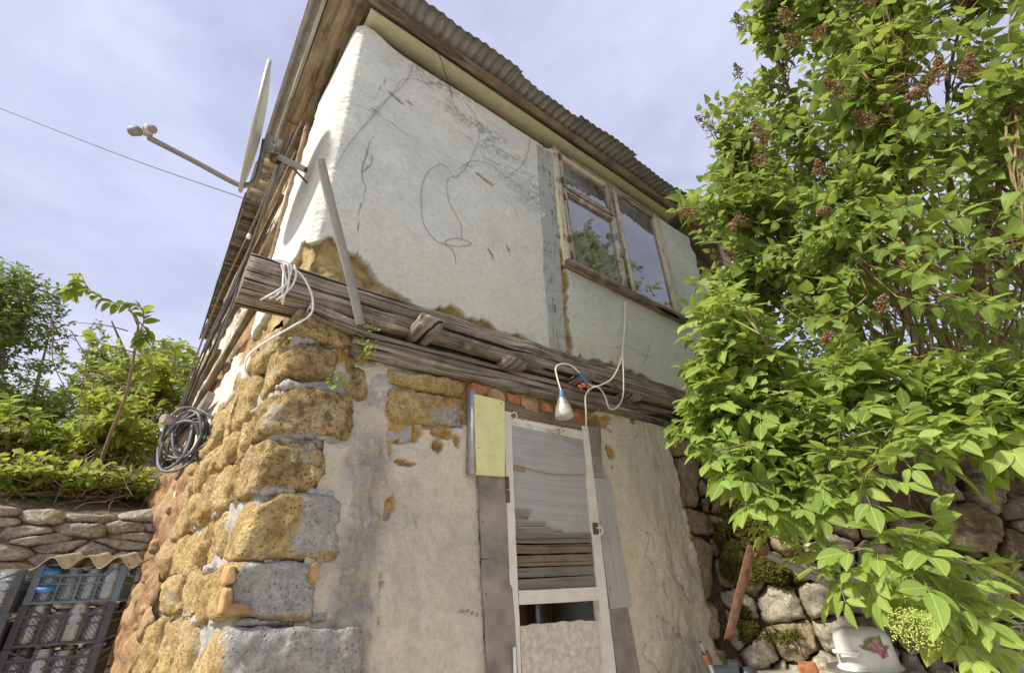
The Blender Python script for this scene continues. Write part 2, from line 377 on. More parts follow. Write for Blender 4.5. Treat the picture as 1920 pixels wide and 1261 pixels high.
def m_wood(name, dark, mid, light, gs=1.0, paint=None, pamt=.5, crack=1.0, bump=.5, knots=True, prand=.25):
    """grain runs along u of the uv map (metres)"""
    t = NT(name); c = t.co('UV'); r = t.oinfo()
    m1 = t.n('ShaderNodeMapping'); t.set(m1.inputs['Vector'], c); m1.inputs['Scale'].default_value = (1.6, 34 * gs, 1)
    m2 = t.n('ShaderNodeMapping'); t.set(m2.inputs['Vector'], c); m2.inputs['Scale'].default_value = (3.0, 120 * gs, 1)
    m3 = t.n('ShaderNodeMapping'); t.set(m3.inputs['Vector'], c); m3.inputs['Scale'].default_value = (1.1, 26 * gs, 1); m3.inputs['Location'].default_value = (7, 3, 0)
    wv = t.noise(c, 3.0, 3, .5); v1 = t.n('ShaderNodeVectorMath', operation='ADD')
    g1 = t.noise(m1.outputs[0], 1.0, 6, .65, .9); g2 = t.noise(m2.outputs[0], 1.0, 4, .6, .2); b = t.noise(c, 5, 5, .65)
    col = t.ramp(g1, [(.36, dark), (.49, mid), (.64, light)]); col = t.mix(t.rng(g2, .45, .7, 0, .55), col, light); col = t.mix(t.rng(b, .5, .30, 0, .75), col, dark); col = t.mix(t.math('MULTIPLY', t.rng(t.noise(c, 3.2, 7, .75), .54, .62), .45), col, light); col = t.mix(t.rng(t.noise(c, 2.1, 6, .7, .6), .56, .66, 0, .5), col, tuple(x * .6 for x in dark))
    col = t.mix(t.rng(r, 0, 1, 0, .3), col, tuple((x + y) / 2 for x, y in zip(dark, mid)))
    ck = t.math('MULTIPLY', t.rng(t.noise(m3.outputs[0], 1.0, 4, .55, .3), .44, .39), crack, True); col = t.mix(ck, col, tuple(x * .25 for x in dark))
    h = t.math('ADD', t.math('MULTIPLY', g1, 1.0), t.math('MULTIPLY', g2, .5)); h = t.math('SUBTRACT', h, t.math('MULTIPLY', ck, .6)); rough = .85
    if paint is not None:
        pm = t.math('ADD', t.math('MULTIPLY', t.noise(c, 9, 6, .7), .6), t.math('MULTIPLY', g2, .4)); pm = t.math('ADD', pm, t.math('MULTIPLY', t.math('SUBTRACT', r, .5), prand))
        pk = t.rng(pm, .5 - (pamt - .5) * .5 - .02, .5 - (pamt - .5) * .5 + .02)
        pc = t.mix(t.rng(t.noise(c, 14, 5, .7), .42, .7, 0, .6), paint, tuple(x * .72 for x in paint))
        col = t.mix(pk, col, pc); h = t.math('ADD', t.math('MULTIPLY', h, t.rng(pk, 0, 1, 1, .35)), t.math('MULTIPLY', pk, .35))
    return t.done(t.bsdf(col, rough, t.bump(h, bump, .006), .2))
def m_simple(name, col, rough=.6, metal=0.0, var=.25, sc=12, bump=.2, spec=.4, dirt_or_glare=None):
    t = NT(name); c = t.co(); n = t.noise(c, sc, 6, .65); n2 = t.noise(c, sc * 8, 4, .6)
    cc = t.mix(t.rng(n, .35, .7, 0, 1), tuple(x * (1 - var) for x in col), tuple(min(1, x * (1 + var)) for x in col))
    if dirt_or_glare: cc = t.mix(t.rng(n2, .55, .75, 0, .7), cc, dirt_or_glare)
    return t.done(t.bsdf(cc, rough, t.bump(t.math('ADD', n, n2), bump, .004), spec, metal))
def m_leaf(name, cols, trans=.35, rough=.45, tcol=None):
    t = NT(name); ti = t.attr('tint'); uv = t.co('UV'); n = t.noise(t.co('Object'), 30, 3, .6)
    col = t.ramp(ti, [(0.0, cols[0]), (.5, cols[1]), (1.0, cols[2])])
    sx = t.n('ShaderNodeSeparateXYZ'); t.set(sx.inputs[0], uv)
    mid = t.rng(t.math('ABSOLUTE', t.math('SUBTRACT', sx.outputs[0], .5)), .018, .006)
    col = t.mix(t.math('MULTIPLY', mid, .5), col, tuple(min(1, x * 1.5 + .03) for x in cols[2]))
    # side veins
    vn = t.math('SINE', t.math('MULTIPLY', t.math('ADD', t.math('MULTIPLY', t.math('ABSOLUTE', t.math('SUBTRACT', sx.outputs[0], .5)), -.8), sx.outputs[1]), 48))
    vein = t.rng(vn, .80, 1.0)
    col = t.mix(t.math('MULTIPLY', vein, .16), col, tuple(min(1, x * 1.5) for x in cols[2]))
    col = t.mix(t.rng(n, .55, .75, 0, .25), col, cols[0])
    col = t.mix(t.math('MULTIPLY', t.rng(t.noise(t.co('Object'), 70, 2, .5), .68, .74), .6), col, (.25, .19, .06))
    b = t.bsdf(col, rough, t.bump(t.math('SUBTRACT', t.math('MULTIPLY', n, .3), t.math('ADD', vein, mid)), .3, .003), .22)
    tr = t.n('ShaderNodeBsdfTranslucent'); t.set(tr.inputs['Color'], t.mix(.5, col, tcol or tuple(min(1, x * y) for x, y in zip(cols[2], (1.5, 1.35, .7)))))
    mx = t.n('ShaderNodeMixShader'); mx.inputs[0].default_value = trans; t.t.links.new(b, mx.inputs[1]); t.t.links.new(tr.outputs[0], mx.inputs[2])
    return t.done(mx.outputs[0])
def m_glass(name, tint=(.93, .96, .95), refl=.10, rough=.01, dirt_or_glare=.0):
    t = NT(name); fr = t.n('ShaderNodeFresnel'); fr.inputs[0].default_value = 1.5
    g = t.n('ShaderNodeBsdfGlossy'); g.inputs['Roughness'].default_value = rough
    if 'window' in name: t.set(g.inputs['Normal'], t.bump(t.noise(t.co(), 2.2, 2, .5), .12, .02))
    tr = t.n('ShaderNodeBsdfTransparent'); tr.inputs[0].default_value = (*tint, 1)
    mx = t.n('ShaderNodeMixShader'); t.set(mx.inputs[0], t.math('ADD', t.math('MULTIPLY', fr.outputs[0], 1.5), refl, True)); t.t.links.new(tr.outputs[0], mx.inputs[1]); t.t.links.new(g.outputs[0], mx.inputs[2])
    sh = mx.outputs[0]
    if dirt_or_glare:  # pale film painting glints on jars and sky reflection on panes; clouds the bottle
        d = t.n('ShaderNodeBsdfDiffuse'); d.inputs[0].default_value = (.8, .8, .72, 1) if 'bottle' in name or 'jar' in name else (.6, .6, .56, 1); m2 = t.n('ShaderNodeMixShader')
        t.set(m2.inputs[0], t.math('MULTIPLY', t.rng(t.noise(t.co(), 5, 6, .7), .35, .75), dirt_or_glare)); t.t.links.new(sh, m2.inputs[1]); t.t.links.new(d.outputs[0], m2.inputs[2]); sh = m2.outputs[0]
    return t.done(sh)
def m_corr(name, a, b, stain):
    t = NT(name); c = t.co(); n = t.noise(c, 4, 6, .7); n2 = t.noise(t.co('Object', (1, .25, 1)), 22, 5, .7); n3 = t.noise(c, 60, 4, .7)
    col = t.mix(t.rng(n, .35, .65), a, b); col = t.mix(t.rng(n2, .52, .70, 0, .8), col, stain); col = t.mix(t.rng(n3, .62, .72, 0, .8), col, (.05, .045, .04))
    return t.done(t.bsdf(col, .7, t.bump(t.math('ADD', n2, n3), .3, .004), .3))
def m_mudwall():
    t = NT('mud_and_stone'); c = t.co(); n = t.noise(c, 4, 6, .7); n2 = t.noise(c, 16, 6, .7); n3 = t.noise(c, 70, 4, .7)
    col = t.ramp(n, [(.3, (.20, .11, .05)), (.5, (.37, .23, .12)), (.7, (.50, .37, .22))]); col = t.mix(t.rng(n2, .55, .7, 0, .6), col, (.52, .40, .25)); col = t.mix(t.rng(n3, .6, .75, 0, .6), col, (.16, .09, .04))
    w = t.attr('m'); col = t.mix(w, col, t.mix(t.rng(n2, .4, .7), (.80, .76, .64), (.66, .60, .46)))
    col = t.grit(col, None, 30, .6, 1.3); return t.done(t.bsdf(col, .95, t.bump(t.math('ADD', n2, t.math('MULTIPLY', n3, .5)), .8, .03), .1))
def m_boulder(name, a, b, c_, moss=.0):
    t = NT(name); c = t.co(); r = t.oinfo(); n = t.noise(c, 4, 6, .65); n2 = t.noise(c, 17, 7, .7); n3 = t.noise(c, 90, 4, .7)
    col = t.ramp(n2, [(.30, a), (.48, b), (.68, c_)]); col = t.mix(t.rng(n, .52, .68, 0, .65), col, (.50, .40, .25)); col = t.mix(t.rng(r, 0, 1, 0, .4), col, a)
    col = t.mix(t.rng(n3, .6, .72, 0, .6), col, tuple(x * .4 for x in a)); col = t.mix(t.rng(t.voro(c, 11, 'DISTANCE_TO_EDGE'), .03, .0, 0, .6), col, tuple(x * .5 for x in a))
    if moss: col = t.mix(t.math('MULTIPLY', t.rng(t.noise(c, 6, 5, .7), .5, .62), moss), col, (.14, .13, .03))
    col = t.grit(col, None, 30, .55, 1.35); h = t.math('ADD', n2, t.math('MULTIPLY', n3, .35))
    return t.done(t.bsdf(col, .9, t.bump(h, .8, .025), .15))
def m_soil(name, a, b, c_):
    t = NT(name); c = t.co(); n = t.noise(c, 3, 6, .65); n2 = t.noise(c, 26, 6, .7)
    col = t.ramp(n2, [(.3, a), (.5, b), (.72, c_)]); col = t.mix(t.rng(n, .45, .7, 0, .5), col, b)
    return t.done(t.bsdf(col, .97, t.bump(n2, .8, .03), .05))
MT = {}
MT['up'] = m_plaster_upper(); MT['lo'] = m_plaster_lower(); MT['cem'] = m_cement(); MT['mud'] = m_mudwall()
MT['sand'] = m_sandstone('yellow_sandstone', [(.39, .265, .11), (.60, .44, .20), (.76, .63, .37), (.56, .39, .16)], cem=1.0)
MT['sandg'] = m_sandstone('grey_weathered_sandstone', [(.27, .185, .08), (.49, .355, .16), (.66, .53, .30), (.43, .29, .115)], cem=1.0, grime=.75)
MT['beam'] = m_wood('weathered_oak', (.05, .036, .024), (.165, .13, .095), (.42, .36, .285), crack=1.0, bump=.9, gs=1.5)
MT['boardgrey'] = m_wood('grey_board', (.13, .11, .09), (.27, .245, .215), (.40, .37, .335), crack=.5, bump=.5, gs=2.2)
MT['boardbrown'] = m_wood('brown_board', (.11, .078, .05), (.20, .15, .095), (.29, .225, .15), crack=.6, bump=.5, gs=2.2)
MT['boardmid'] = m_wood('dark_grey_board', (.12, .10, .08), (.195, .175, .15), (.265, .245, .215), crack=.5, bump=.5, gs=2.2)
MT['soffit'] = m_wood('stained_soffit', (.085, .058, .034), (.25, .185, .115), (.41, .325, .22), crack=.4, bump=.35, gs=.5)
MT['tarboard'] = m_wood('blackened_board', (.03, .03, .03), (.10, .10, .095), (.34, .25, .14), crack=.6, bump=.5, gs=.5)
MT['ply'] = m_wood('grey_plywood', (.34, .33, .325), (.43, .42, .415), (.51, .50, .49), crack=.12, bump=.2, gs=.8)
MT['fibre'] = m_simple('brown_hardboard', (.29, .25, .21), .85, var=.35, sc=6, bump=.4, spec=.15, dirt_or_glare=(.17, .145, .12))
MT['ply2'] = m_wood('faded_plywood', (.30, .275, .26), (.38, .36, .345), (.46, .44, .425), crack=.1, bump=.2, gs=.5)
MT['white'] = m_wood('flaking_white_paint', (.20, .17, .12), (.38, .33, .26), (.5, .45, .37), paint=(.70, .675, .58), pamt=.70, bump=.35)
MT['oldpaint'] = m_wood('worn_window_paint', (.13, .10, .07), (.34, .28, .215), (.50, .44, .36), paint=(.60, .53, .42), pamt=.42, bump=.6)
MT['postw'] = m_wood('blue_grey_post', (.14, .125, .105), (.32, .30, .265), (.45, .43, .39), paint=(.40, .41, .385), pamt=.55, bump=.6)
MT['green'] = m_wood('pale_green_board', (.20, .15, .08), (.36, .29, .18), (.5, .42, .28), paint=(.55, .54, .36), pamt=.58, bump=.3)
MT['yellow'] = m_wood('yellow_paper_board', (.5, .47, .17), (.66, .64, .27), (.74, .72, .36), paint=(.72, .70, .34), pamt=.9, crack=.0, bump=.2)
MT['plyflat'] = m_wood('flat_grey_plywood', (.335, .322, .305), (.385, .37, .352), (.44, .425, .405), crack=.06, bump=.2, gs=1.3)
MT['chip'] = m_simple('chipboard', (.60, .53, .43), .9, var=.25, sc=45, bump=.3, spec=.1, dirt_or_glare=(.62, .56, .47))
MT['brick'] = m_simple('red_brick', (.42, .17, .08), .9, var=.45, sc=9, bump=.7, spec=.1, dirt_or_glare=(.50, .30, .14))
MT['bricky'] = m_simple('orange_brick', (.47, .30, .145), .9, var=.35, sc=9, bump=.7, spec=.1, dirt_or_glare=(.36, .16, .08))
MT['corr'] = m_corr('grey_corrugated', (.27, .26, .235), (.41, .395, .36), (.15, .125, .10))
MT['asb'] = m_corr('asbestos_sheet', (.34, .30, .21), (.46, .41, .29), (.15, .13, .06))
MT['glass'] = m_glass('window_glass', refl=.22, dirt_or_glare=.42)  # pale film painted over the panes to look like reflected sky
MT['jar'] = m_glass('jar_glass', (.90, .95, .94), refl=.14, rough=.08, dirt_or_glare=.55)  # whitish film paints the bright highlights into the jar colour
MT['plast'] = m_simple('dark_crate_plastic', (.075, .075, .085), .55, var=.3, bump=.1, dirt_or_glare=(.13, .12, .11))
MT['plastb'] = m_simple('blue_grey_crate_plastic', (.13, .17, .21), .55, var=.2, bump=.1, dirt_or_glare=(.22, .24, .25))
MT['arm'] = m_simple('grey_arm', (.21, .20, .17), .6, var=.15, sc=12, bump=.1)
MT['horn'] = m_simple('feed_grey', (.22, .21, .18), .6, var=.2, sc=20, bump=.1)
MT['dish'] = m_simple('dish_enamel', (.37, .36, .31), .45, var=.08, sc=6, bump=.05, dirt_or_glare=(.48, .44, .36))
MT['galv'] = m_simple('galvanised_steel', (.42, .42, .42), .5, .5, var=.2, sc=30, bump=.15)
MT['pole'] = m_simple('grey_pipe', (.27, .275, .26), .55, .0, var=.15, sc=15, bump=.1, dirt_or_glare=(.26, .23, .19))
MT['rust'] = m_simple('rusty_iron', (.17, .09, .05), .8, .0, var=.4, sc=25, bump=.5, spec=.2, dirt_or_glare=(.27, .19, .13))
MT['wirew'] = m_simple('white_cable', (.72, .71, .66), .5, var=.08, bump=.05)
MT['wirey'] = m_simple('yellowed_cable', (.70, .64, .48), .5, var=.1, bump=.05)
MT['wirek'] = m_simple('black_cable', (.035, .035, .035), .5, var=.2, bump=.1)
MT['wireg'] = m_simple('grey_cable', (.14, .14, .145), .5, var=.3, sc=20, bump=.1)
MT['thin'] = m_simple('dark_wire', (.10, .09, .08), .6, var=.2, bump=.05)
MT['tape'] = m_simple('blue_tape', (.06, .20, .42), .5, var=.2, bump=.1)
MT['bottle'] = m_glass('cloudy_plastic_bottle', (.86, .86, .80), refl=.04, rough=.25, dirt_or_glare=.75)
MT['enamel'] = m_simple('white_enamel', (.80, .79, .72), .22, var=.04, sc=6, bump=.03, spec=.6)
MT['steel'] = m_simple('dull_steel', (.42, .42, .42), .35, .8, var=.15, sc=20, bump=.1)
MT['blackp'] = m_simple('black_plastic', (.04, .045, .055), .45, var=.3, bump=.1)
MT['soil'] = m_soil('dry_soil', (.09, .07, .045), (.19, .15, .10), (.29, .24, .17))
MT['ground'] = m_soil('pale_yard_earth', (.42, .375, .30), (.53, .475, .385), (.60, .545, .46))
MT['boul'] = m_boulder('limestone_boulder', (.24, .20, .14), (.47, .42, .33), (.66, .62, .53))
MT['boulm'] = m_boulder('brown_rubble', (.15, .115, .07), (.31, .245, .16), (.46, .39, .28), moss=.5)
MT['dry'] = m_boulder('brown_field_stone', (.20, .17, .125), (.37, .32, .245), (.50, .445, .35))
MT['mudst'] = m_boulder('mud_coated_stone', (.22, .14, .07), (.40, .275, .16), (.54, .41, .26))
MT['moss'] = m_simple('moss', (.13, .13, .025), .95, var=.6, sc=30, bump=1.0, spec=.05, dirt_or_glare=(.08, .07, .02))
MT['bark'] = m_simple('lilac_bark', (.27, .195, .11), .9, var=.35, sc=30, bump=.6, spec=.1)
MT['twig'] = m_simple('dry_twig', (.24, .18, .12), .9, var=.3, sc=30, bump=.3, spec=.1)
MT['gtwig'] = m_simple('green_stem', (.20, .24, .07), .7, var=.3, sc=30, bump=.1)
MT['dried'] = m_simple('dried_blossom', (.23, .14, .075), .9, var=.45, sc=60, bump=.2, spec=.1)
MT['driedg'] = m_simple('grey_dried_blossom', (.17, .14, .12), .9, var=.45, sc=60, bump=.2, spec=.1)
MT['flower'] = m_simple('green_buds', (.46, .52, .12), .7, var=.3, sc=60, bump=.1)
MT['tarp'] = m_simple('green_tarpaulin', (.035, .10, .05), .5, var=.25, sc=8, bump=.2)
MT['lilac'] = m_leaf('lilac_leaf', [(.115, .185, .035), (.215, .31, .065), (.35, .44, .13)], trans=.48, rough=.42)
MT['elder'] = m_leaf('elder_leaf', [(.12, .195, .036), (.24, .345, .075), (.42, .51, .14)], trans=.42, rough=.5)
MT['sap'] = m_leaf('sapling_leaf', [(.09, .15, .028), (.20, .285, .045), (.38, .46, .09)], trans=.45)
MT['far'] = m_leaf('far_leaf', [(.075, .12, .025), (.13, .19, .04), (.21, .275, .06)], trans=.42)
MT['curtain'] = m_simple('white_curtain', (.75, .75, .72), .9, var=.06, sc=5, bump=.1)
MT['room'] = m_simple('dim_room_wall', (.42, .44, .44), .9, var=.15, sc=3, bump=.1)
MT['innerwood'] = m_wood('inner_brown_plank', (.09, .045, .02), (.22, .12, .055), (.32, .19, .09), crack=.4, bump=.3)
MT['shedgreen'] = m_simple('green_paint', (.02, .06, .03), .6, var=.25, sc=5, bump=.1)
MT['porc'] = m_simple('white_porcelain', (.78, .77, .72), .25, var=.04, bump=.02, spec=.6)
# ------------------------------------------------------------------ ground and banks (setting)
def terrain(name, x0, x1, y0, y1, n, hf, mat, kind='structure'):
    X, Y = np.meshgrid(np.linspace(x0, x1, n[0]), np.linspace(y0, y1, n[1]), indexing='ij')
    V = np.stack([X, Y, hf(X, Y)], -1).reshape(-1, 3); o = obj(name, V, gridfaces(*n), mat); return tag(o, kind=kind)
def h_yard(X, Y):
    P = np.stack([X, Y, 0 * X], -1); rise = sstep(2.3, 3.35, X + 0.55 * Y - 0.2) * 0.98 * sstep(-3.5, -0.5, Y + 0.2)
    return rise * sstep(1.2, 2.2, X) + fbm(P, .8, 3, 5) * .03
terrain('ground', -9, 9, -9, 6.5, (121, 105), h_yard, MT['ground'])
def far_h(X, Y):
    d = np.hypot(X, Y - 8); return -0.08 + sstep(6, 30, d) * 0.05 + sstep(14, 60, Y) * 1.2 + fbm(np.stack([X, Y, 0 * X], -1), .05, 3, 8) * .05
terrain('terrain', -420, 420, -420, 420, (91, 91), far_h, MT['ground'])
def h_left(X, Y):
    P = np.stack([X, Y, 0 * X], -1); return 1.95 + sstep(5.66, 5.8, Y) * .24 + sstep(5.7, 6.6, Y) * .18 + sstep(5.6, 10.5, Y) * 1.6 + fbm(P, .9, 4, 3) * .12
terrain('bank_left', -9, 0.3, 5.68, 16, (80, 90), h_left, MT['soil'])
WA, WB = np.array((3.28, 2.02, 0.0)), np.array((4.12, 0.40, 0.0)); WD = nrm(WB - WA); WN = np.array((WD[1], -WD[0], 0.0))
if WN @ (EYE * (1, 1, 0) - WA) < 0: WN = -WN
def h_right(X, Y):
    P = np.stack([X, Y, 0 * X], -1); d = -((X - WA[0]) * WN[0] + (Y - WA[1]) * WN[1]); return 1.98 + np.clip(d, 0, 4) * .28 + fbm(P, 1.2, 4, 9) * .06
U_, V_ = np.meshgrid(np.linspace(-0.3, 6, 70), np.linspace(0.05, 6, 60), indexing='ij')
PX_ = WA[0] + WD[0] * U_ - WN[0] * V_; PY_ = WA[1] + WD[1] * U_ - WN[1] * V_
tag(obj('bank_right', np.stack([PX_, PY_, h_right(PX_, PY_)], -1).reshape(-1, 3), gridfaces(70, 60), MT['soil']), kind='structure')
# ------------------------------------------------------------------ house
house = empty('house', (XC, D, 0), 'old two storey house with peeling pale green plaster above yellow stone', 'house')
def P2(px, py, Y=D): p = onY(px, py, Y); return (p[0], p[2])
def W2(pts, Y=D): return [P2(*p, Y) for p in pts]
# --- upper wall, front and the strip turning round the corner
zt = 5.13
A_front = W2([(1012, 262), (1012, 300), (1024, 470), (1033, 662), (1000, 654), (975, 636), (940, 630), (900, 608), (870, 604), (840, 584), (800, 590), (775, 580), (740, 550), (700, 534), (665, 496), (640, 486), (612, 455)])
A_front = [(x - XC, z) for x, z in A_front]
polyA = [(1.62, 5.4)] + A_front + [(0.0, 3.0), (-0.12, 3.12), (-0.45, 2.95), (-1.0, 2.90), (-1.04, 3.5), (-1.0, 4.3), (-0.75, 4.9), (-0.55, 5.4)]
B = [(x - XC, z) for x, z in W2([(1057, 505), (1062, 600), (1068, 672), (1100, 676), (1150, 692), (1200, 706), (1225, 724), (1262, 734)])]
polyB = [(1.70, 5.4)] + [(1.73, 4.0)] + B + [(3.3, 2.76), (3.93, 2.8), (3.95, 3.9), (3.99, 5.4)]
res = 0.0062
S, Z = np.meshgrid(np.arange(-1.25, 3.99, res), np.arange(2.80, zt, res), indexing='ij')
Q = np.stack([S, Z], -1); P3 = np.stack([S, 0 * S, Z], -1)
rag = fbm(P3, 4, 3, 21) * .05 + np.abs(vnoise(P3 * 9, 23)) * .042 - .014
dA = polydist(Q, polyA); dB = polydist(Q, polyB); dd = np.maximum(dA, dB) + rag
m = sstep(.002, .006, dd)
corner = np.exp(-((S + .01) / .04) ** 2)
cracks = [[(1.02 * 0 + .0, 0)]]
def ck(pts): return [(x - XC, z) for x, z in W2(pts)]
CR = [ck([(662, 205), (700, 222), (715, 228), (762, 262), (795, 284), (830, 293), (862, 312), (905, 322), (945, 352), (975, 375)]),
      ck([(695, 262), (683, 298), (676, 330), (678, 352), (681, 380), (668, 400), (670, 440), (662, 485)]), ck([(680, 330), (692, 310), (690, 295)]),
      ck([(700, 195), (712, 170), (716, 152)]), ck([(940, 378), (960, 395), (975, 440)]), ck([(1140, 655), (1170, 652), (1195, 668), (1238, 672)]), ck([(880, 255), (905, 300), (940, 330)]),
      ck([(1190, 690), (1205, 680), (1212, 650)])]
wob = np.stack([fbm(P3, 9, 3, 31), fbm(P3, 9, 3, 33)], -1) * .022
wid = .0026 + .0022 * fbm(P3, 6, 2, 35)
cd = np.full(S.shape, 9.0)
for c in CR: cd = np.minimum(cd, linedist(Q + wob, c))
crack = np.exp(-(cd / wid) ** 2) * sstep(-.35, .0, fbm(P3, 8, 2, 36))
chip = np.zeros(S.shape)
for (px_, py_, a, b, r) in [(905, 340, .075, .020, -.25), (742, 193, .06, .017, -.3), (765, 200, .028, .012, 0), (915, 480, .05, .012, -1.0), (700, 217, .03, .008, -.2), (948, 470, .03, .01, -1.)]:
    x, z = P2(px_, py_); x -= XC; c_, s_ = math.cos(r), math.sin(r); u = (S - x) * c_ + (Z - z) * s_; v = -(S - x) * s_ + (Z - z) * c_
    chip = np.maximum(chip, sstep(1.15, .8, np.sqrt((u / a) ** 2 + (v / b) ** 2) + fbm(P3, 30, 2, 41) * .5))
thick = .036 * sstep(-.002, .009, dd)
d_out = thick + m * (.014 * fbm(P3, 1.2, 3, 51) + .0028 * fbm(P3, 6, 3, 52) + .0012 * fbm(P3, 26, 3, 53)) + (1 - m) * (.034 * fbm(P3, 8, 4, 54) - .002)
d_out -= crack * .008 * m + chip * .014
d_out -= corner * (np.abs(fbm(P3, 26, 4, 61)) * .006 + .002) + corner * fbm(P3, 60, 3, 62) * .004      # chipped arris
lower_lip = sstep(.10, .0, dd) * m; d_out += lower_lip * .01 * fbm(P3, 10, 3, 63)
r_ = .012; t_ = sstep(-r_, r_, S)
base = np.where((S < 0)[..., None], np.array((XC, D, 0)) + LW * (-S)[..., None], np.array((XC, D, 0)) + np.array((1.0, 0, 0)) * S[..., None])
Nn = LN * (1 - t_)[..., None] + np.array((0, -1.0, 0)) * t_[..., None]
rc = np.clip(1 - np.abs(S) / r_, 0, 1) ** 2 * .010
V = base + Nn * (d_out - rc)[..., None]; V[..., 2] = Z
# soft plaster shoulder under the eaves
damp = sstep(.75, .05, Z - 2.85) * .7 + sstep(.5, 0, np.abs(S - 2.0)) * .2 * (S > 1.7)
worn = np.exp(-(((S - 1.05) * .75 + (Z - 4.62) * 1.0) ** 2) / .05) * sstep(-.1, .5, S) * sstep(2.0, 1.3, S) + .05
hole = (S > 1.79) & (S < 3.30) & (Z > 3.68) & (Z < 5.02)
ztop = 4.965 + .075 * sstep(.28, .05, S) + .05 * sstep(1.7, 1.8, S) + fbm(P3 * (1, 1, 0), 5, 3, 66) * .012
keep = ~(hole[:-1, :-1] | hole[1:, 1:]) & (Z < ztop)[:-1, :-1]
uw = obj('upper_wall', V.reshape(-1, 3), gridfaces(*S.shape, mask=keep), MT['up'], house, attrs={'m': m, 'crack': crack, 'chip': np.maximum(chip, corner * sstep(.10, .35, fbm(P3 * (3, 1, 1), 26, 4, 64)) * .3), 'damp': damp, 'worn': np.clip(worn * 1.6, 0, 1)})
uw['label'] = 'pale green cracked plaster of the upper storey'
# --- rough side wall beyond the plaster strip, upper and lower
S, Z = np.meshgrid(np.arange(1.0, 6.6, .022), np.arange(2.2, 5.2, .022), indexing='ij')
P3 = np.stack([S, 0 * S, Z], -1); Ps = np.stack([S * .9, 0 * S, Z * 3.2], -1)
pm = fbm(Ps, .8, 4, 71) + .35 * fbm(P3, 3, 3, 72); pm = sstep(-.02, .03, pm - .02 + .15 * sstep(3.3, 2.9, Z))
off = pm * .03 + .03 * fbm(P3, 3, 4, 73) + .02 * fbm(P3, 11, 3, 74) * (1 - pm) - .025
V = np.array((XC, D, 0)) + LW * S[..., None] + LN * off[..., None]; V[..., 2] = Z
obj('side_wall', V.reshape(-1, 3), gridfaces(*S.shape), MT['mud'], house, attrs={'m': pm})
# mud and rubble lower down, bulging out towards the far end
S, Z = np.meshgrid(np.arange(1.6, 6.6, .03), np.arange(-.1, 3.0, .03), indexing='ij'); P3 = np.stack([S, 0 * S, Z], -1)
cell = np.abs(vnoise(P3 * (3.2, 1, 5.0), 81)) ; off = .05 * fbm(P3, 2.2, 4, 82) + .07 * cell + .03 * fbm(P3, 9, 3, 83) + sstep(2.0, 4.6, S) * .16 - sstep(2.5, 3.0, Z) * .16 - .06
V = np.array((XC, D, 0)) + LW * S[..., None] + LN * off[..., None]; V[..., 2] = Z
obj('rubble_base', V.reshape(-1, 3), gridfaces(*S.shape), MT['mud'], house, attrs={'m': sstep(.55, .8, fbm(P3, 2.5, 4, 85)) * .6})
# stones showing in the mud of the side wall
for i in range(46):
    s_ = rng.uniform(2.2, 4.6); z_ = rng.uniform(.7, 2.75); w_ = rng.uniform(.16, .42); h_ = rng.uniform(.09, .2)
    o_ = sstep(2.0, 4.6, s_) * .16 - .035; p0 = np.array((XC, D, z_)) + LW * s_ + LN * (o_ + rng.uniform(-.03, .03))
    rock('stone', [p0 + LW * w_ / 2 + (0, 0, h_ / 2), p0 - LW * w_ / 2 + (0, 0, h_ / 2), p0 - LW * w_ / 2 - (0, 0, h_ / 2), p0 + LW * w_ / 2 - (0, 0, h_ / 2)], -LN * .15, MT['mudst'], house, p=4, amp=.03, fr=7, res=(9, 7, 5))
# --- lower front wall: beige render with a rough mortar seam
res = .009
S, Z = np.meshgrid(np.arange(.52, 3.36, res), np.arange(.15, 2.52, res), indexing='ij'); Q = np.stack([S, Z], -1); P3 = np.stack([S, 0 * S, Z], -1)
rag = fbm(P3, 6, 4, 91) * .05 + fbm(P3, 20, 4, 92) * .026
left_pl = W2([(728, 806), (760, 805), (800, 808), (850, 800), (890, 790), (905, 1000), (915, 1300), (640, 1330), (690, 1180), (705, 1100), (708, 1000), (712, 880), (732, 862)])
right_pl = W2([(1112, 768), (1165, 775), (1215, 782), (1240, 800), (1262, 880), (1280, 980), (1310, 1060), (1345, 1261), (1360, 1330), (1000, 1330), (1000, 900)])
strip = W2([(560, 690), (733, 690), (722, 800), (716, 900), (700, 1140), (700, 1330), (380, 1330), (500, 900)])
dl, dr, ds = polydist(Q, left_pl), polydist(Q, right_pl), polydist(Q, strip)
holes = np.zeros(S.shape)
for (px_, py_, a, b) in [(770, 815, .05, .03), (745, 822, .03, .035), (820, 815, .05, .022), (852, 828, .018, .02), (815, 838, .03, .02), (724, 945, .018, .05), (1125, 790, .06, .05), (1140, 855, .035, .05), (1150, 770, .05, .03), (905, 965, .03, .03), (908, 1010, .02, .05), (1180, 790, .03, .016), (745, 868, .05, .012)]:
    x, z = P2(px_, py_); holes = np.maximum(holes, sstep(1.2, .8, np.hypot((S - x) / a, (Z - z) / b) + fbm(P3, 16, 4, 95) * 1.6))
dd = np.maximum(np.maximum(dl + rag, dr + rag), ds + .02 + rag * .3); m = sstep(-.004, .006, dd) * (1 - holes)
seam = sstep(-.02, .05, ds + rag) * sstep(2.2, 2.05, Z) ; seam = seam * sstep(.58, .68, S); rough = np.maximum(seam, sstep(.35, .0, np.abs(S - .86)) * sstep(2.0, 1.9, Z) * .35)
rr = sstep(2.45, 2.9, S + (1.5 - Z) * .35) * sstep(2.3, 1.7, Z)
flake = fbm(np.stack([S * 4, 0 * S, Z * 2.6], -1), 1.6, 4, 97); fl = (np.floor(flake * 6) / 6 + sstep(.0, .35, (flake * 6) % 1) / 6) * .045
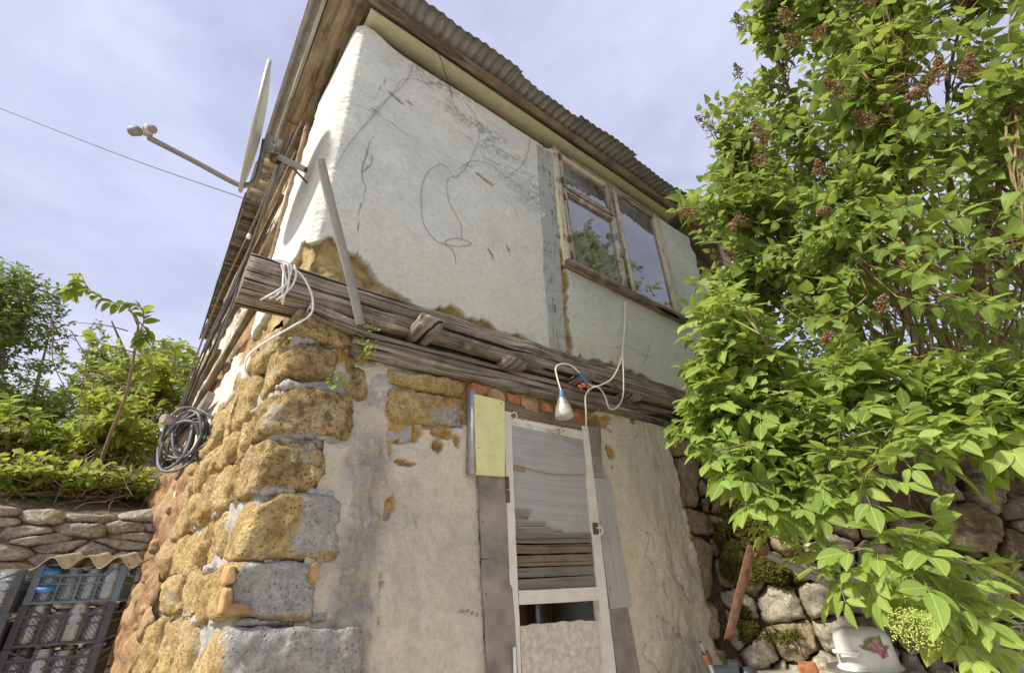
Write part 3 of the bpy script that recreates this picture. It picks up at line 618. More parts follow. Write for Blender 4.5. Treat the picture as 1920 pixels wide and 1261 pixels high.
d_out = .03 * sstep(-.002, .016, dd) * (1 - holes) * (1 - .75 * sstep(2.02, 2.12, Z) * (S < .86)) + .012 * fbm(P3, 1.5, 3, 101) + .004 * fbm(P3, 7, 3, 102) + .0018 * fbm(P3, 30, 3, 103)
d_out += rough * (.075 * (.5 - np.abs(fbm(P3 * (1, 1, .7), 4.5, 4, 104))) + .055 * (.3 - np.abs(fbm(P3, 13, 4, 105))) - .012) + rr * fl + (1 - m) * .02 * fbm(P3, 14, 4, 106)
CRL = [W2(q) for q in ([(760, 925), (775, 990), (768, 1060)], [(1165, 815), (1185, 818), (1200, 822)], [(1215, 1150), (1245, 1165), (1262, 1190), (1290, 1200)], [(1180, 985), (1210, 1000), (1205, 1040), (1230, 1075), (1240, 1120)], [(850, 1150), (870, 1141), (885, 1150)], [(1210, 1190), (1195, 1225), (1230, 1261)], [(1255, 1040), (1260, 1090), (1285, 1130)])]
cd = np.full(S.shape, 9.0)
for c in CRL: cd = np.minimum(cd, linedist(Q + np.stack([fbm(P3, 18, 3, 111), fbm(P3, 18, 3, 112)], -1) * .025, c))
crack = np.exp(-(cd / (.0028 + .003 * fbm(P3, 5, 2, 115))) ** 2) * sstep(-.25, .1, fbm(P3, 7, 2, 116)); d_out -= crack * .01
V = np.stack([S, D - d_out, Z], -1); hole = ((S > 1.53) & (S < 2.125) & (Z < 2.36)) | ((S > 2.95) & (dd < -.03)); keep = ~(hole[:-1, :-1] | hole[1:, 1:])
lw = obj('lower_wall', V.reshape(-1, 3), gridfaces(*S.shape, mask=keep), MT['lo'], house,
         attrs={'m': m, 'crack': crack, 'cem': np.clip(sstep(1.35, .75, S) * sstep(1.2, 2.2, Z) * .25 + seam * .8, 0, 1), 'dark': np.clip(sstep(2.35, 2.8, S) * .8 + rough, 0, 1), 'pink': sstep(.05, .0, np.abs(dr + rag * .6)) * sstep(2.9, 3.1, S) * m * .8})
lw['label'] = 'beige render around the boarded door'
# stones left bare at the top of the lower wall
def qY(pts, Y): return [onY(*p, Y) for p in pts]
def dab(name): return lambda V: {'cem': np.clip(fbm(V, 5, 4, 301) * 2.2 - .55, 0, 1)}
nocem = lambda V: {'cem': np.zeros(len(V))}
rock('stone', qY([(732, 686), (880, 716), (876, 742), (726, 716)], 1.955), (0, .2, 0), MT['sand'], lw, p=7, amp=.02, fr=9, res=(26, 9, 7), attr=nocem)
rock('stone', qY([(728, 722), (884, 748), (884, 800), (722, 786)], 1.965), (0, .2, 0), MT['sand'], lw, p=8, amp=.022, fr=9, res=(28, 14, 7), attr=lambda V: {'cem': np.clip(sstep(2.36, 2.28, V[:, 2] + fbm(V, 12, 3, 305) * .07) * sstep(.95, 1.15, V[:, 0]), 0, 1)})
rock('stone', qY([(718, 800), (742, 806), (742, 878), (714, 872)], 1.985), (0, .2, 0), MT['sand'], lw, p=6, amp=.02, fr=9, res=(7, 12, 6), attr=nocem)
# --- corner pillar of big yellow blocks
pil = V = None
S, Z = np.meshgrid(np.arange(-2.3, .62, .02), np.arange(-.1, 2.62, .02), indexing='ij'); P3 = np.stack([S, 0 * S, Z], -1)
base = np.where((S < 0)[..., None], np.array((XC + .004, D - .008, 0)) + LW * (-S)[..., None], np.array((XC + .004, D - .008, 0)) + np.array((1.0, 0, 0)) * S[..., None])
t_ = sstep(-.04, .04, S); Nn = LN * (1 - t_)[..., None] + np.array((0, -1.0, 0)) * t_[..., None]
V = base + Nn * (.022 * fbm(P3, 6, 4, 121) + .012 * fbm(P3, 22, 3, 122))[..., None]; V[..., 2] = Z
pil = obj('corner_pillar', V.reshape(-1, 3), gridfaces(*S.shape), MT['cem'], house); pil['label'] = 'bulging pillar of yellow stone blocks at the corner'
zz = lambda px, py: onY(px, py, 1.96)[2]
# course: z top, z bottom, list of front spans in photo px (at the course's middle height), cement amount
COURSE = [(2.62, 2.515, [(545, 672)], 0), (2.492, 2.295, [(520, 640), (641, 690)], 0), (2.272, 2.085, [(490, 668)], 0), (2.062, 1.862, [(466, 624), (628, 652)], 0),
          (1.842, 1.615, [(452, 648)], 1), (1.597, 1.43, [(425, 598)], 1), (1.41, 1.12, [(405, 690)], 1), (1.10, .75, [(380, 700)], 1)]
def pxx(px, z, Y): # x on plane Y at height z for photo column px
    lo, hi = -2000.0, 4000.0
    for _ in range(50):
        mid = (lo + hi) / 2
        if onY(px, mid, Y)[2] > z: lo = mid
        else: hi = mid
    return onY(px, lo, Y)[0]
for ci, (z1, z0, spans, cmt) in enumerate(COURSE):
    for k, (a, b) in enumerate(spans):
        fy = 1.955 - (.0 if ci < 6 else .03) - .012 * (k == 0) + .03 * (k == 1)
        zc = (z1 + z0) / 2; xa, xb = (XC - .035 + .01 * math.sin(ci * 2.1)) if k == 0 else pxx(a, zc, fy), pxx(b, zc, fy)
        sl = .012 * math.sin(ci * 1.7 + k); ln = [.34, .42, .36, .46, .40, .34, .44, .4][ci] if k == 0 else .2
        z1, z0 = z1 + .006, z0 - .010; q = [(xa + .015, fy, z1 + sl), (xb - .01, fy, z1 - sl - (.02 if ci in (1, 3) else 0)), (xb, fy + .01, z0 - sl * .5), (xa, fy + .01, z0 + sl)]
        if cmt:
            f = [.16, .02, .0, .0][ci - 4]; zb = [z0 + .035, z0 + .0, 0, 0][ci - 4]
            at = (lambda V, f=f, zb=zb, xa=xa, fy=fy: {'cem': np.clip(sstep(.0, .02, V[:, 0] - xa - f + fbm(V, 9, 4, 311) * .05) * sstep(.0, .015, V[:, 2] - zb + fbm(V, 8, 4, 312) * .05) * sstep(fy + .12, fy + .07, V[:, 1]), 0, 1)})
        else: at = lambda V: {'cem': np.clip(fbm(V, 7, 4, 313) * 2.5 - .95, 0, 1)}
        rock('stone', q, LW * ln, MT['sandg'] if (ci < 4) else MT['sand'], pil, p=9 if not cmt else 10, amp=.034 if not cmt else .022, fr=6, res=(34, 22, 20), attr=at)
    # the courses run on along the side wall
    y = [.36, .44, .38, .48, .42, .36, .46, .42][ci]; zz1, zz0 = z1 + .004, z0 - .004
    while y < 2.05:
        L = rng.uniform(.24, .42); o_ = rng.uniform(.0, .05) + .012
        if ci >= 5 and rng.random() < .4: L *= .7
        a = np.array((XC, D, 0)) + LW * y + LN * o_; b = a + LW * (L - .02); j = lambda: rng.uniform(-.014, .014)
        q = [b + (0, 0, zz1 + j()), a + (0, 0, zz1 + j()), a + (0, 0, zz0 + j()), b + (0, 0, zz0 + j())]
        ca = [0, 0, .3, .35, .5, .6, .7, .7][ci]
        rock('stone', q, -LN * .22, MT['sand'], pil, p=6.5, amp=.042, fr=7, res=(16, 12, 9), attr=lambda V, ca=ca: {'cem': np.clip((fbm(V, 6, 4, 320) * 2.0 - .8 + ca * .5), 0, ca)})
        y += L
# lumps of mortar squeezed out of the joints
for i in range(60):
    ci = rng.integers(1, 7); z_ = COURSE[ci][0] + .012; side = rng.random() < .45
    if side: p0 = np.array((XC, D, z_)) + LW * rng.uniform(.1, 1.9) + LN * .02; e = LW; nrm_ = LN
    else: p0 = np.array((rng.uniform(.36, .62), 1.968, z_)); e = np.array((1., 0, 0)); nrm_ = np.array((0, -1., 0))
    w_ = rng.uniform(.03, .085); h_ = rng.uniform(.007, .016)
    rock('mortar_lump', [p0 - e * w_ + (0, 0, h_), p0 + e * w_ + (0, 0, h_), p0 + e * w_ - (0, 0, h_), p0 - e * w_ - (0, 0, h_)], -nrm_ * .1, MT['cem'], pil, p=3, amp=.03, fr=26, res=(12, 5, 5))
# orange bricks buried in the cement of the sixth course
for q in ([(428, 1060), (443, 1056), (440, 1092), (420, 1096)], [(424, 1100), (436, 1098), (434, 1148), (415, 1150)], [(425, 1128), (476, 1132), (476, 1150), (424, 1150)], [(584, 1054), (600, 1052), (598, 1092), (582, 1096)]):
    rock('brick', qY(q, 1.936), (0, .12, 0), MT['bricky'], pil, p=8, amp=.008, fr=18, res=(8, 8, 4))
# --- timbers between the storeys
ub = bar('beam', (.07, 2.02, 2.745), (3.7, 2.02, 2.79), .175, .20, MT['beam'], house, seg=120, jit=.012, rnd=.06); ub['label'] = 'upper cracked oak beam sticking out past the corner'
lb = bar('beam', (.57, 2.04, 2.552), (3.25, 2.04, 2.60), .135, .18, MT['beam'], house, seg=100, jit=.010, rnd=.06); lb['label'] = 'lower oak beam over the door'
obj('beam_recess', *box((.5, 2.12, 2.45), (3.6, 2.3, 2.86)), MT['mud'], house, attrs={'m': np.zeros(8)})
for (px_, py_, w_, h_, pr) in [(786, 624, .13, .085, .13), (962, 682, .17, .06, .03), (1082, 716, .15, .055, .05), (1180, 742, .2, .05, .02)]:
    p = onY(px_, py_, 1.93); bar('joist_end', (p[0], 1.93 - pr, p[2]), (p[0] + .03, 2.3, p[2]), h_, w_, MT['beam'], house, seg=14, jit=.024, rnd=.25)
# wedge and prop under the sticking-out end
bar('side_sill', np.array((XC + .03, D - .03, 2.60)), np.array((XC + .03, D, 2.64)) + LW * 2.4, .10, .09, MT['soffit'], house, seg=20, jit=.012)
for k in range(4):
    a = np.array((XC, D, 0)) + LW * (.02 + k * .34) - LN * .0; b = a + LW * .33
    rock('stone', [b + (0, 0, 2.80), a + (0, 0, 2.78), a + (0, 0, 2.60), b + (0, 0, 2.61)], -LN * .2, MT['mudst'], house, p=6, amp=.05, fr=8, res=(12, 8, 6))
bar('wedge', (.34, 1.95, 2.635), (.62, 1.97, 2.60), .05, .12, MT['beam'], house, seg=10, jit=.012)
# worn blue grey post left of the window
panel('post', qY([(1006, 270), (1036, 288), (1062, 660), (1032, 656)], 1.955), .06, MT['postw'], house, n=(3, 40), jit=.006)
# --- brick course and lintel over the door
bx = [880, 916, 952, 980, 1012, 1040, 1075, 1108]
for i in range(7):
    a, b = bx[i] + 1.5, bx[i + 1] - 1.0; ya = 714 + (bx[i] - 880) * .272; yb = 714 + (bx[i + 1] - 880) * .272
    rock('brick', qY([(a, ya), (b, yb), (b, yb + 27), (a, ya + 27)], 1.95 + .006 * (i % 3)), (0, .12, 0), MT['brick' if i % 2 == 0 else 'bricky'], lw, p=9, amp=.010, fr=16, res=(9, 7, 6))
panel('lintel_backing', qY([(938, 746), (1126, 792), (1128, 860), (940, 815)], 1.972), .03, MT['boardbrown'], house, n=(8, 3), grain='h')
panel('lintel', qY([(944, 750), (1118, 795), (1118, 824), (944, 780)], 1.951), .06, MT['boardbrown'], house, n=(12, 4), grain='h')
# mossy weeds rooted in the joints come later
# ------------------------------------------------------------------ window
win = empty('window', (2.9, 1.99, 4.3)); win.parent = house; win.matrix_parent_inverse = wm(house).inverted()
wx0, wx1, wz0, wz1 = 2.105, 3.655, 3.655, 5.035; mxx = 2.875
def wbar(name, a, b, w, t, y, mat='oldpaint', seg=10): return bar(name, (a[0], y, a[1]), (b[0], y, b[1]), w, t, MT[mat], win, up=(0, 0, 1) if abs(a[1] - b[1]) < .3 else (1, 0, 0), seg=seg, jit=.003, rnd=.1)
wbar('frame', (wx0 + .03, wz0), (wx0 + .03, wz1), .06, .08, 1.985, seg=14); wbar('frame', (wx1 - .03, wz0), (wx1 - .03, wz1), .06, .08, 1.985, seg=14)
wbar('frame', (wx0, wz1 - .02), (wx1, wz1 - .02), .05, .084, 1.986, seg=14); wbar('sill', (wx0 - .02, wz0 + .012), (wx1 + .03, wz0 - .01), .055, .13, 1.965, 'beam', seg=20)
wbar('mullion', (mxx, wz0 + .03), (mxx, wz1 - .03), .055, .07, 1.980, seg=14)
ztr = 4.56
def sash(x0, x1, z0, z1):
    w = .042
    wbar('sash', (x0 + w / 2, z0), (x0 + w / 2, z1), w, .045, 1.962); wbar('sash', (x1 - w / 2, z0), (x1 - w / 2, z1), w, .045, 1.962)
    wbar('sash', (x0 + w, z0 + w / 2), (x1 - w, z0 + w / 2), w, .044, 1.963); wbar('sash', (x0 + w, z1 - w / 2), (x1 - w, z1 - w / 2), w, .044, 1.963)
    V, Fc = box((x0 + w * .8, 1.970, z0 + w * .8), (x1 - w * .8, 1.973, z1 - w * .8)); obj('pane', V, Fc, MT['glass'], win, smooth=False)
sash(wx0 + .062, mxx - .03, wz0 + .045, ztr - .02); sash(wx0 + .062, mxx - .03, ztr + .005, wz1 - .05); sash(mxx + .03, wx1 - .062, wz0 + .045, wz1 - .05)
for z_ in (4.92, 4.62, 4.42, 3.95, 3.78):
    obj('hinge', *box((wx0 + .052, 1.932, z_ - .035), (wx0 + .072, 1.945, z_ + .035)), MT['rust'], win)
bar('yellow_strip', (wx0 - .008, 1.962, 3.66), (wx0 - .008, 1.962, 4.5), .03, .02, MT['yellow'], win, up=(1, 0, 0), seg=10, jit=.003)
# room behind the glass
def roomwall(nm, a, b): obj(nm, *box(a, b), MT['room'], house)
roomwall('room_back', (1.75, 4.2, 3.3), (4.1, 4.25, 5.6)); roomwall('room_side', (1.7, 2.12, 3.3), (1.75, 4.25, 5.6)); roomwall('room_side', (4.1, 2.12, 3.3), (4.15, 4.25, 5.6))
roomwall('room_ceiling', (1.75, 2.12, 5.09), (4.1, 4.2, 5.12)); roomwall('room_floor', (1.75, 2.12, 3.2), (4.1, 4.2, 3.3))
X, Zc = np.meshgrid(np.linspace(2.9, 3.62, 80), np.linspace(3.66, 5.0, 12), indexing='ij')
V = np.stack([X + .02 * np.sin(Zc * 3), 2.14 + .03 * np.sin(X * 55) * (1.2 - .4 * (Zc - 3.6)), Zc], -1)
tag(obj('curtain', V.reshape(-1, 3), gridfaces(80, 12), MT['curtain']), 'sheer white curtain hanging inside the right window pane', 'curtain')
V, Fc = lathe([(0, 0), (.10, 0), (.12, .22), (.125, .22), (.125, .235), (.11, .235), (.10, .02)], 20)
o = obj('bucket', V, Fc, MT['enamel'], keep=False); o.location = (3.32, 2.19 + .14, 3.68); tag(o, 'pale bucket standing on the sill inside the right window pane', 'bucket')
# ------------------------------------------------------------------ door
door = empty('door', (1.82, 1.98, 1.2)); door.parent = house; door.matrix_parent_inverse = wm(house).inverted()
Yd = 1.955
def pn(name, q, t, mat, Y=Yd, **k): return panel(name, qY(q, Y), t, MT[mat], door, **k)
pn('stile', [(945, 770), (958, 772), (978, 1270), (962, 1270)], .045, 'white', 1.945, n=(2, 30), jit=.003)
pn('stile', [(1092, 797), (1103, 800), (1158, 1285), (1138, 1285)], .045, 'white', 1.945, n=(2, 30), jit=.003)
pn('rail', [(957, 781), (1094, 808), (1095, 824), (958, 796)], .04, 'white', 1.947, n=(12, 2), grain='h', jit=.003)
pn('rail', [(973, 1106), (1126, 1099), (1130, 1124), (974, 1133)], .045, 'white', 1.946, n=(12, 2), grain='h', jit=.003)
o = pn('plywood_panel', [(958, 795), (1096, 822), (1098, 890), (959, 872)], .006, 'plyflat', 1.948, n=(16, 10), grain='h', warp=.004, jit=.0, rag=lambda U, V: V * (1 - .03 + .10 * np.sin(U * 3.0) ** 2 * (U > .05)) ); o['label'] = 'upper plywood sheet with a curled lower edge'
o = pn('plywood_panel', [(960, 866), (1101, 884), (1112, 1002), (967, 1000)], .006, 'plyflat', 1.960, n=(16, 12), grain='h', warp=.003, jit=.002); o['label'] = 'large grey plywood sheet splitting at its lower left'
pn('bare_ply', [(962, 866), (985, 872), (984, 884), (961, 880)], .004, 'soffit', 1.956, n=(4, 3), grain='h')
for k_, (yy_, ln_) in enumerate([(955, 32), (966, 26), (978, 60), (986, 70), (993, 92)]):   # peeled plies
    pn('peeled_ply', [(966, yy_), (966 + ln_, yy_ + 1), (966 + ln_ * .9, yy_ + 7), (966, yy_ + 7)], .003, 'boardgrey', 1.952, n=(6, 2), grain='h', jit=.004)
ys = [997, 1019, 1039, 1063, 1084, 1108]
for i in range(5):
    a, b = ys[i] + 1.9, ys[i + 1] - 1.9; f = lambda x, y: y + (x - 968) * (-.00 - .013 * i)
    xr = lambda y: 1112 + (y - 997) * .118
    o = pn('board', [(967 + i * .9, f(967, a)), (xr(a), f(xr(a), a)), (xr(b), f(xr(b), b)), (968 + i * .9, f(968, b))], .018, 'boardbrown' if i in (1, 2) else 'boardmid', 1.956 + .002 * (i % 2), n=(14, 4), grain='h', jit=.003)
pn('chipboard_panel', [(975, 1172), (1130, 1158), (1152, 1290), (980, 1290)], .012, 'chip', 1.965, n=(30, 10), jit=.0, rag=lambda U, V: V + (1 - V) * (.012 * np.sin(U * 29) * np.sin(U * 7 + 1) + .03 * U * (U > .75)))
pn('jamb', [(1114, 1122), (1124, 1122), (1130, 1166), (1120, 1170)], .03, 'oldpaint', 1.985, n=(2, 8))
# passage behind the gap: brown planks and a grey strip
for i in range(9): obj('inner_plank', *box((1.42 + i * .085, 2.5 + .004 * (i % 2), .2), (1.502 + i * .085, 2.53, 2.3)), MT['innerwood'], house, uv=None)
obj('inner_partition', *box((1.40, 2.03, .2), (1.43, 2.5, 2.4)), MT['room'], house); obj('inner_partition', *box((2.19, 2.03, .2), (2.22, 2.5, 2.4)), MT['room'], house); obj('inner_ceiling', *box((1.40, 2.03, 2.40), (2.22, 2.55, 2.43)), MT['room'], house)
obj('inner_panel', *box((1.98, 2.40, .2), (2.06, 2.42, 2.3)), MT['steel'], house)
# rusty latch with a wire loop, hinges and bolt
p = onY(1118, 990, 1.93)
obj('latch', *box(p + (-.012, -.012, -.03), p + (.006, .02, .03)), MT['rust'], door)
cable('wire_loop', [p + np.array(q) for q in ((-.01, -.01, .0), (.015, -.02, .005), (.03, -.02, -.012), (.018, -.02, -.028), (-.004, -.012, -.036))], .004, MT['wirey'], door)
for (px_, py_) in ((951, 905), (952, 930)): p = onY(px_, py_, 1.945); obj('hinge', *box(p + (-.012, -.01, -.03), p + (.006, .02, .03)), MT['rust'], door)
p = onY(965, 1238, 1.93); cable('bolt', [p + (0, 0, .05), p + (0, 0, .0), p + (0, 0, -.08)], .008, MT['wirew'], door)
p = onY(962, 781, 1.94); cable('wire_loop', [p + np.array(q) for q in ((-.02, -.005, .012), (.0, -.02, .02), (.012, -.02, .0), (.0, -.02, -.02), (-.012, -.008, -.025))], .0035, MT['wirey'], door)
# boards nailed round the door
sb = [('yellow_panel', [(889, 738), (946, 752), (947, 893), (894, 889)], 'yellow', .02, 1.915), ('hardboard_strip', [(897, 889), (950, 892), (956, 1044), (903, 1047)], 'fibre', .008, 1.948), ('hardboard_strip', [(903, 1049), (957, 1043), (972, 1275), (914, 1275)], 'fibre', .008, 1.946),
      ('hardboard_strip', [(1103, 798), (1122, 802), (1133, 895), (1112, 893)], 'fibre', .008, 1.95), ('plywood_strip', [(1112, 894), (1143, 896), (1186, 1137), (1145, 1141)], 'plyflat', .008, 1.944), ('hardboard_strip', [(1141, 1142), (1177, 1137), (1203, 1275), (1160, 1275)], 'fibre', .008, 1.95)]
for nm, q, mt_, t_, Y_ in sb: panel(nm, qY(q, Y_), t_, MT[mt_], door, n=(6, 16), warp=.004, jit=.005)
obj('panel_backing', *box(onY(889, 742, 1.93)[[0, 1, 2]] * (1, 0, 0) + (-.022, 1.92, 1.99), (onY(889, 742, 1.93)[0] + .004, 1.97, 2.43)), MT['galv'], door)
for i in range(26):     # nail heads
    q = sb[rng.integers(0, 6)]; c = np.array(q[1], float); u = rng.choice([.1, .9]); v = rng.uniform(.03, .97); pt = (c[0] * (1 - u) + c[1] * u) * (1 - v) + (c[3] * (1 - u) + c[2] * u) * v
    p = onY(*pt, q[4] - .002); V, Fc = lathe([(0, .002), (.003, .0015), (.0045, 0)], 6); m_ = Matrix(basis((0, 0, 1), (0, -1, 0), p)); obj('nail', *xform((V, Fc), m_), MT['rust'], door)
# ------------------------------------------------------------------ roof and eaves
roof = empty('roof', (2, 3, 5.3)); roof.parent = house; roof.matrix_parent_inverse = wm(house).inverted()
def zr(Y): return 5.20 + (Y - 1.66) * .16          # underside of the sheets rises to the back
wav, am = .076, .011
def sheet(x0, x1, y0, y1, dz, tilt=0.0, name='corrugated_sheet', mat='corr', rag_=.012):
    nx = int((x1 - x0) / wav * 8) + 1; ny = int((y1 - y0) / .12) + 2
    X, Y = np.meshgrid(np.linspace(x0, x1, nx), np.linspace(0, 1, ny), indexing='ij')
    s = seed(); Yb = y0 + (fbm(np.stack([X, 0 * X, 0 * X], -1), 3, 3, s) * rag_ * 2 * (1 - Y)) ; Yy = Yb + (y1 - Yb) * Y
    P = np.stack([X, Yy, 0 * X], -1)
    Zz = zr(Yy) + dz + am * np.sin(X / wav * 2 * np.pi) + tilt * (X - x0) + fbm(P, 1.3, 3, s + 1) * .02 - sstep(.12, 0, Yy - y0) * np.abs(fbm(P, 2.2, 2, s + 2)) * .03
    Vt = np.stack([X, Yy, Zz], -1).reshape(-1, 3); f = gridfaces(nx, ny); n_ = len(Vt); id_ = np.arange(n_).reshape(nx, ny)
    loop = np.concatenate([id_[:, 0], id_[-1, 1:], id_[-2::-1, -1], id_[0, -2:0:-1]]); l2 = np.roll(loop, -1)
    return obj(name, np.concatenate([Vt, Vt + (0, 0, .004)]), np.concatenate([f, f[:, ::-1] + n_, np.stack([loop, l2, l2 + n_, loop + n_], 1)]), MT[mat], roof)
edges = [-.04, .78, 1.53, 2.25, 2.98, 3.72, 4.5, 5.2]
for i in range(7): sheet(edges[i] - .05 * (i > 0), edges[i + 1], 1.655 + [.0, -.012, .012, -.012, .014, -.006, .01][i], 4.4, .012 * (i % 2) + .004, .004)
for i in range(3): sheet(-.05 + .01 * (i % 2), 1.2, 4.3 + i * 1.6, 6.0 + i * 1.6, .01 + .012 * (i % 2), 0)
# front: painted soffit board, round batten, dark plate behind
b0 = bar('soffit_board', (.335, 1.970, 5.150), (3.95, 1.970, 5.150), .022, .15, MT['green'], roof, seg=60, jit=.004)
bar('batten', (.30, 1.845, 5.172), (4.3, 1.845, 5.160), .085, .085, MT['boardbrown'], roof, seg=50, jit=.008, rnd=.4)
bar('wall_plate', (.34, 2.09, 5.06), (4.3, 2.09, 5.06), .16, .10, MT['boardbrown'], roof, seg=40, jit=.01)
bar('batten', (.33, 1.905, 5.195), (4.2, 1.905, 5.185), .03, .05, MT['beam'], roof, seg=40, jit=.006)
# side: wide stained boards along the eave, then rafters, then short blackened boards
bar('soffit_board', (.195, 1.72, 5.190), (.195, 3.20, 5.195), .022, .235, MT['soffit'], roof, seg=24, jit=.004)
bar('soffit_board', (.195, 3.205, 5.186), (.195, 3.62, 5.192), .022, .225, MT['soffit'], roof, seg=8, jit=.004)
bar('fascia', (.055, 1.70, 5.215), (.055, 3.55, 5.22), .07, .025, MT['corr'], roof, seg=20, jit=.004)
bar('purlin', (.31, 1.72, 5.225), (.31, 8.2, 5.25), .06, .05, MT['soffit'], roof, seg=30, jit=.006)
for i in range(5): y_ = 3.68 + i * .16; bar('rafter_end', (-.02, y_, 5.235), (.6, y_, 5.25), .06, .055, MT['soffit'], roof, seg=4, jit=.004)
bar('beam_end', (.10, 3.66, 5.16), (.26, 3.66, 5.17), .05, .05, MT['beam'], roof, seg=4, jit=.004)
for i in range(20):
    y_ = 4.52 + i * .185; bar('eave_board', (-.03 + rng.uniform(-.012, .012), y_, 5.205 + rng.uniform(-.006, .006)), (.42, y_, 5.215), .02, .178, MT['tarboard'], roof, seg=4, jit=.004)
bar('eave_edge', (-.045, 4.4, 5.225), (-.045, 8.2, 5.235), .06, .02, MT['tarboard'], roof, seg=20, jit=.004)
# shell of the building so nothing shows through
obj('back_shell', *box((.55, 2.35, 2.45), (1.65, 8.2, 5.18)), MT['room'], house); obj('back_shell', *box((.55, 2.62, -.1), (3.2, 8.2, 2.6)), MT['room'], house); obj('back_shell', *box((1.65, 4.3, 2.6), (5.2, 8.2, 5.18)), MT['room'], house)
# timbers and laths along the side wall
for (a, b, w, t, mt_, o_) in [((1.05, 5.10), (1.02, 3.2), .05, .05, 'soffit', .03), ((1.12, 3.98), (5.6, 3.94), .06, .05, 'soffit', .035), ((1.1, 3.30), (5.2, 3.2), .07, .05, 'boardbrown', .04), ((1.5, 4.6), (5.0, 4.5), .05, .04, 'boardbrown', .03), ((1.3, 4.95), (4.2, 4.9), .06, .04, 'soffit', .03), ((2.2, 2.92), (5.4, 3.0), .08, .06, 'boardgrey', .05), ((2.6, 3.5), (5.8, 3.62), .05, .05, 'boardbrown', .06)]:
    bar('lath', np.array((XC, D, a[1])) + LW * a[0] + LN * o_, np.array((XC, D, b[1])) + LW * b[0] + LN * o_, w, t, MT[mt_], house, up=(0, 0, 1) if abs(a[0] - b[0]) > .3 else tuple(LW), seg=20, jit=.01)
# set-back bay at the right end
obj('bay_wall', *box((4.31, 2.55, 2.0), (6.5, 2.6, 5.2)), MT['fibre'], house); obj('bay_return', *box((4.27, 2.03, 2.0), (4.31, 2.6, 5.15)), MT['mud'], house, attrs={'m': np.ones(8)})
for r_i in range(9):
    for c_i in range(2): p0 = np.array((4.33 + c_i * .2 + .06 * (r_i % 2), 2.535, 4.35 + r_i * .075)); rock('brick', [p0 + (0, 0, .065), p0 + (.19, 0, .065), p0 + (.19, 0, 0), p0], (0, .06, 0), MT['brick'], house, p=10, amp=.005, fr=14, res=(5, 4, 3))
bar('bay_beam', (4.25, 2.2, 5.02), (5.3, 2.2, 5.0), .14, .14, MT['beam'], roof, seg=16, jit=.01); obj('bay_soffit', *box((4.2, 1.8, 5.14), (5.3, 2.56, 5.16)), MT['boardbrown'], roof)
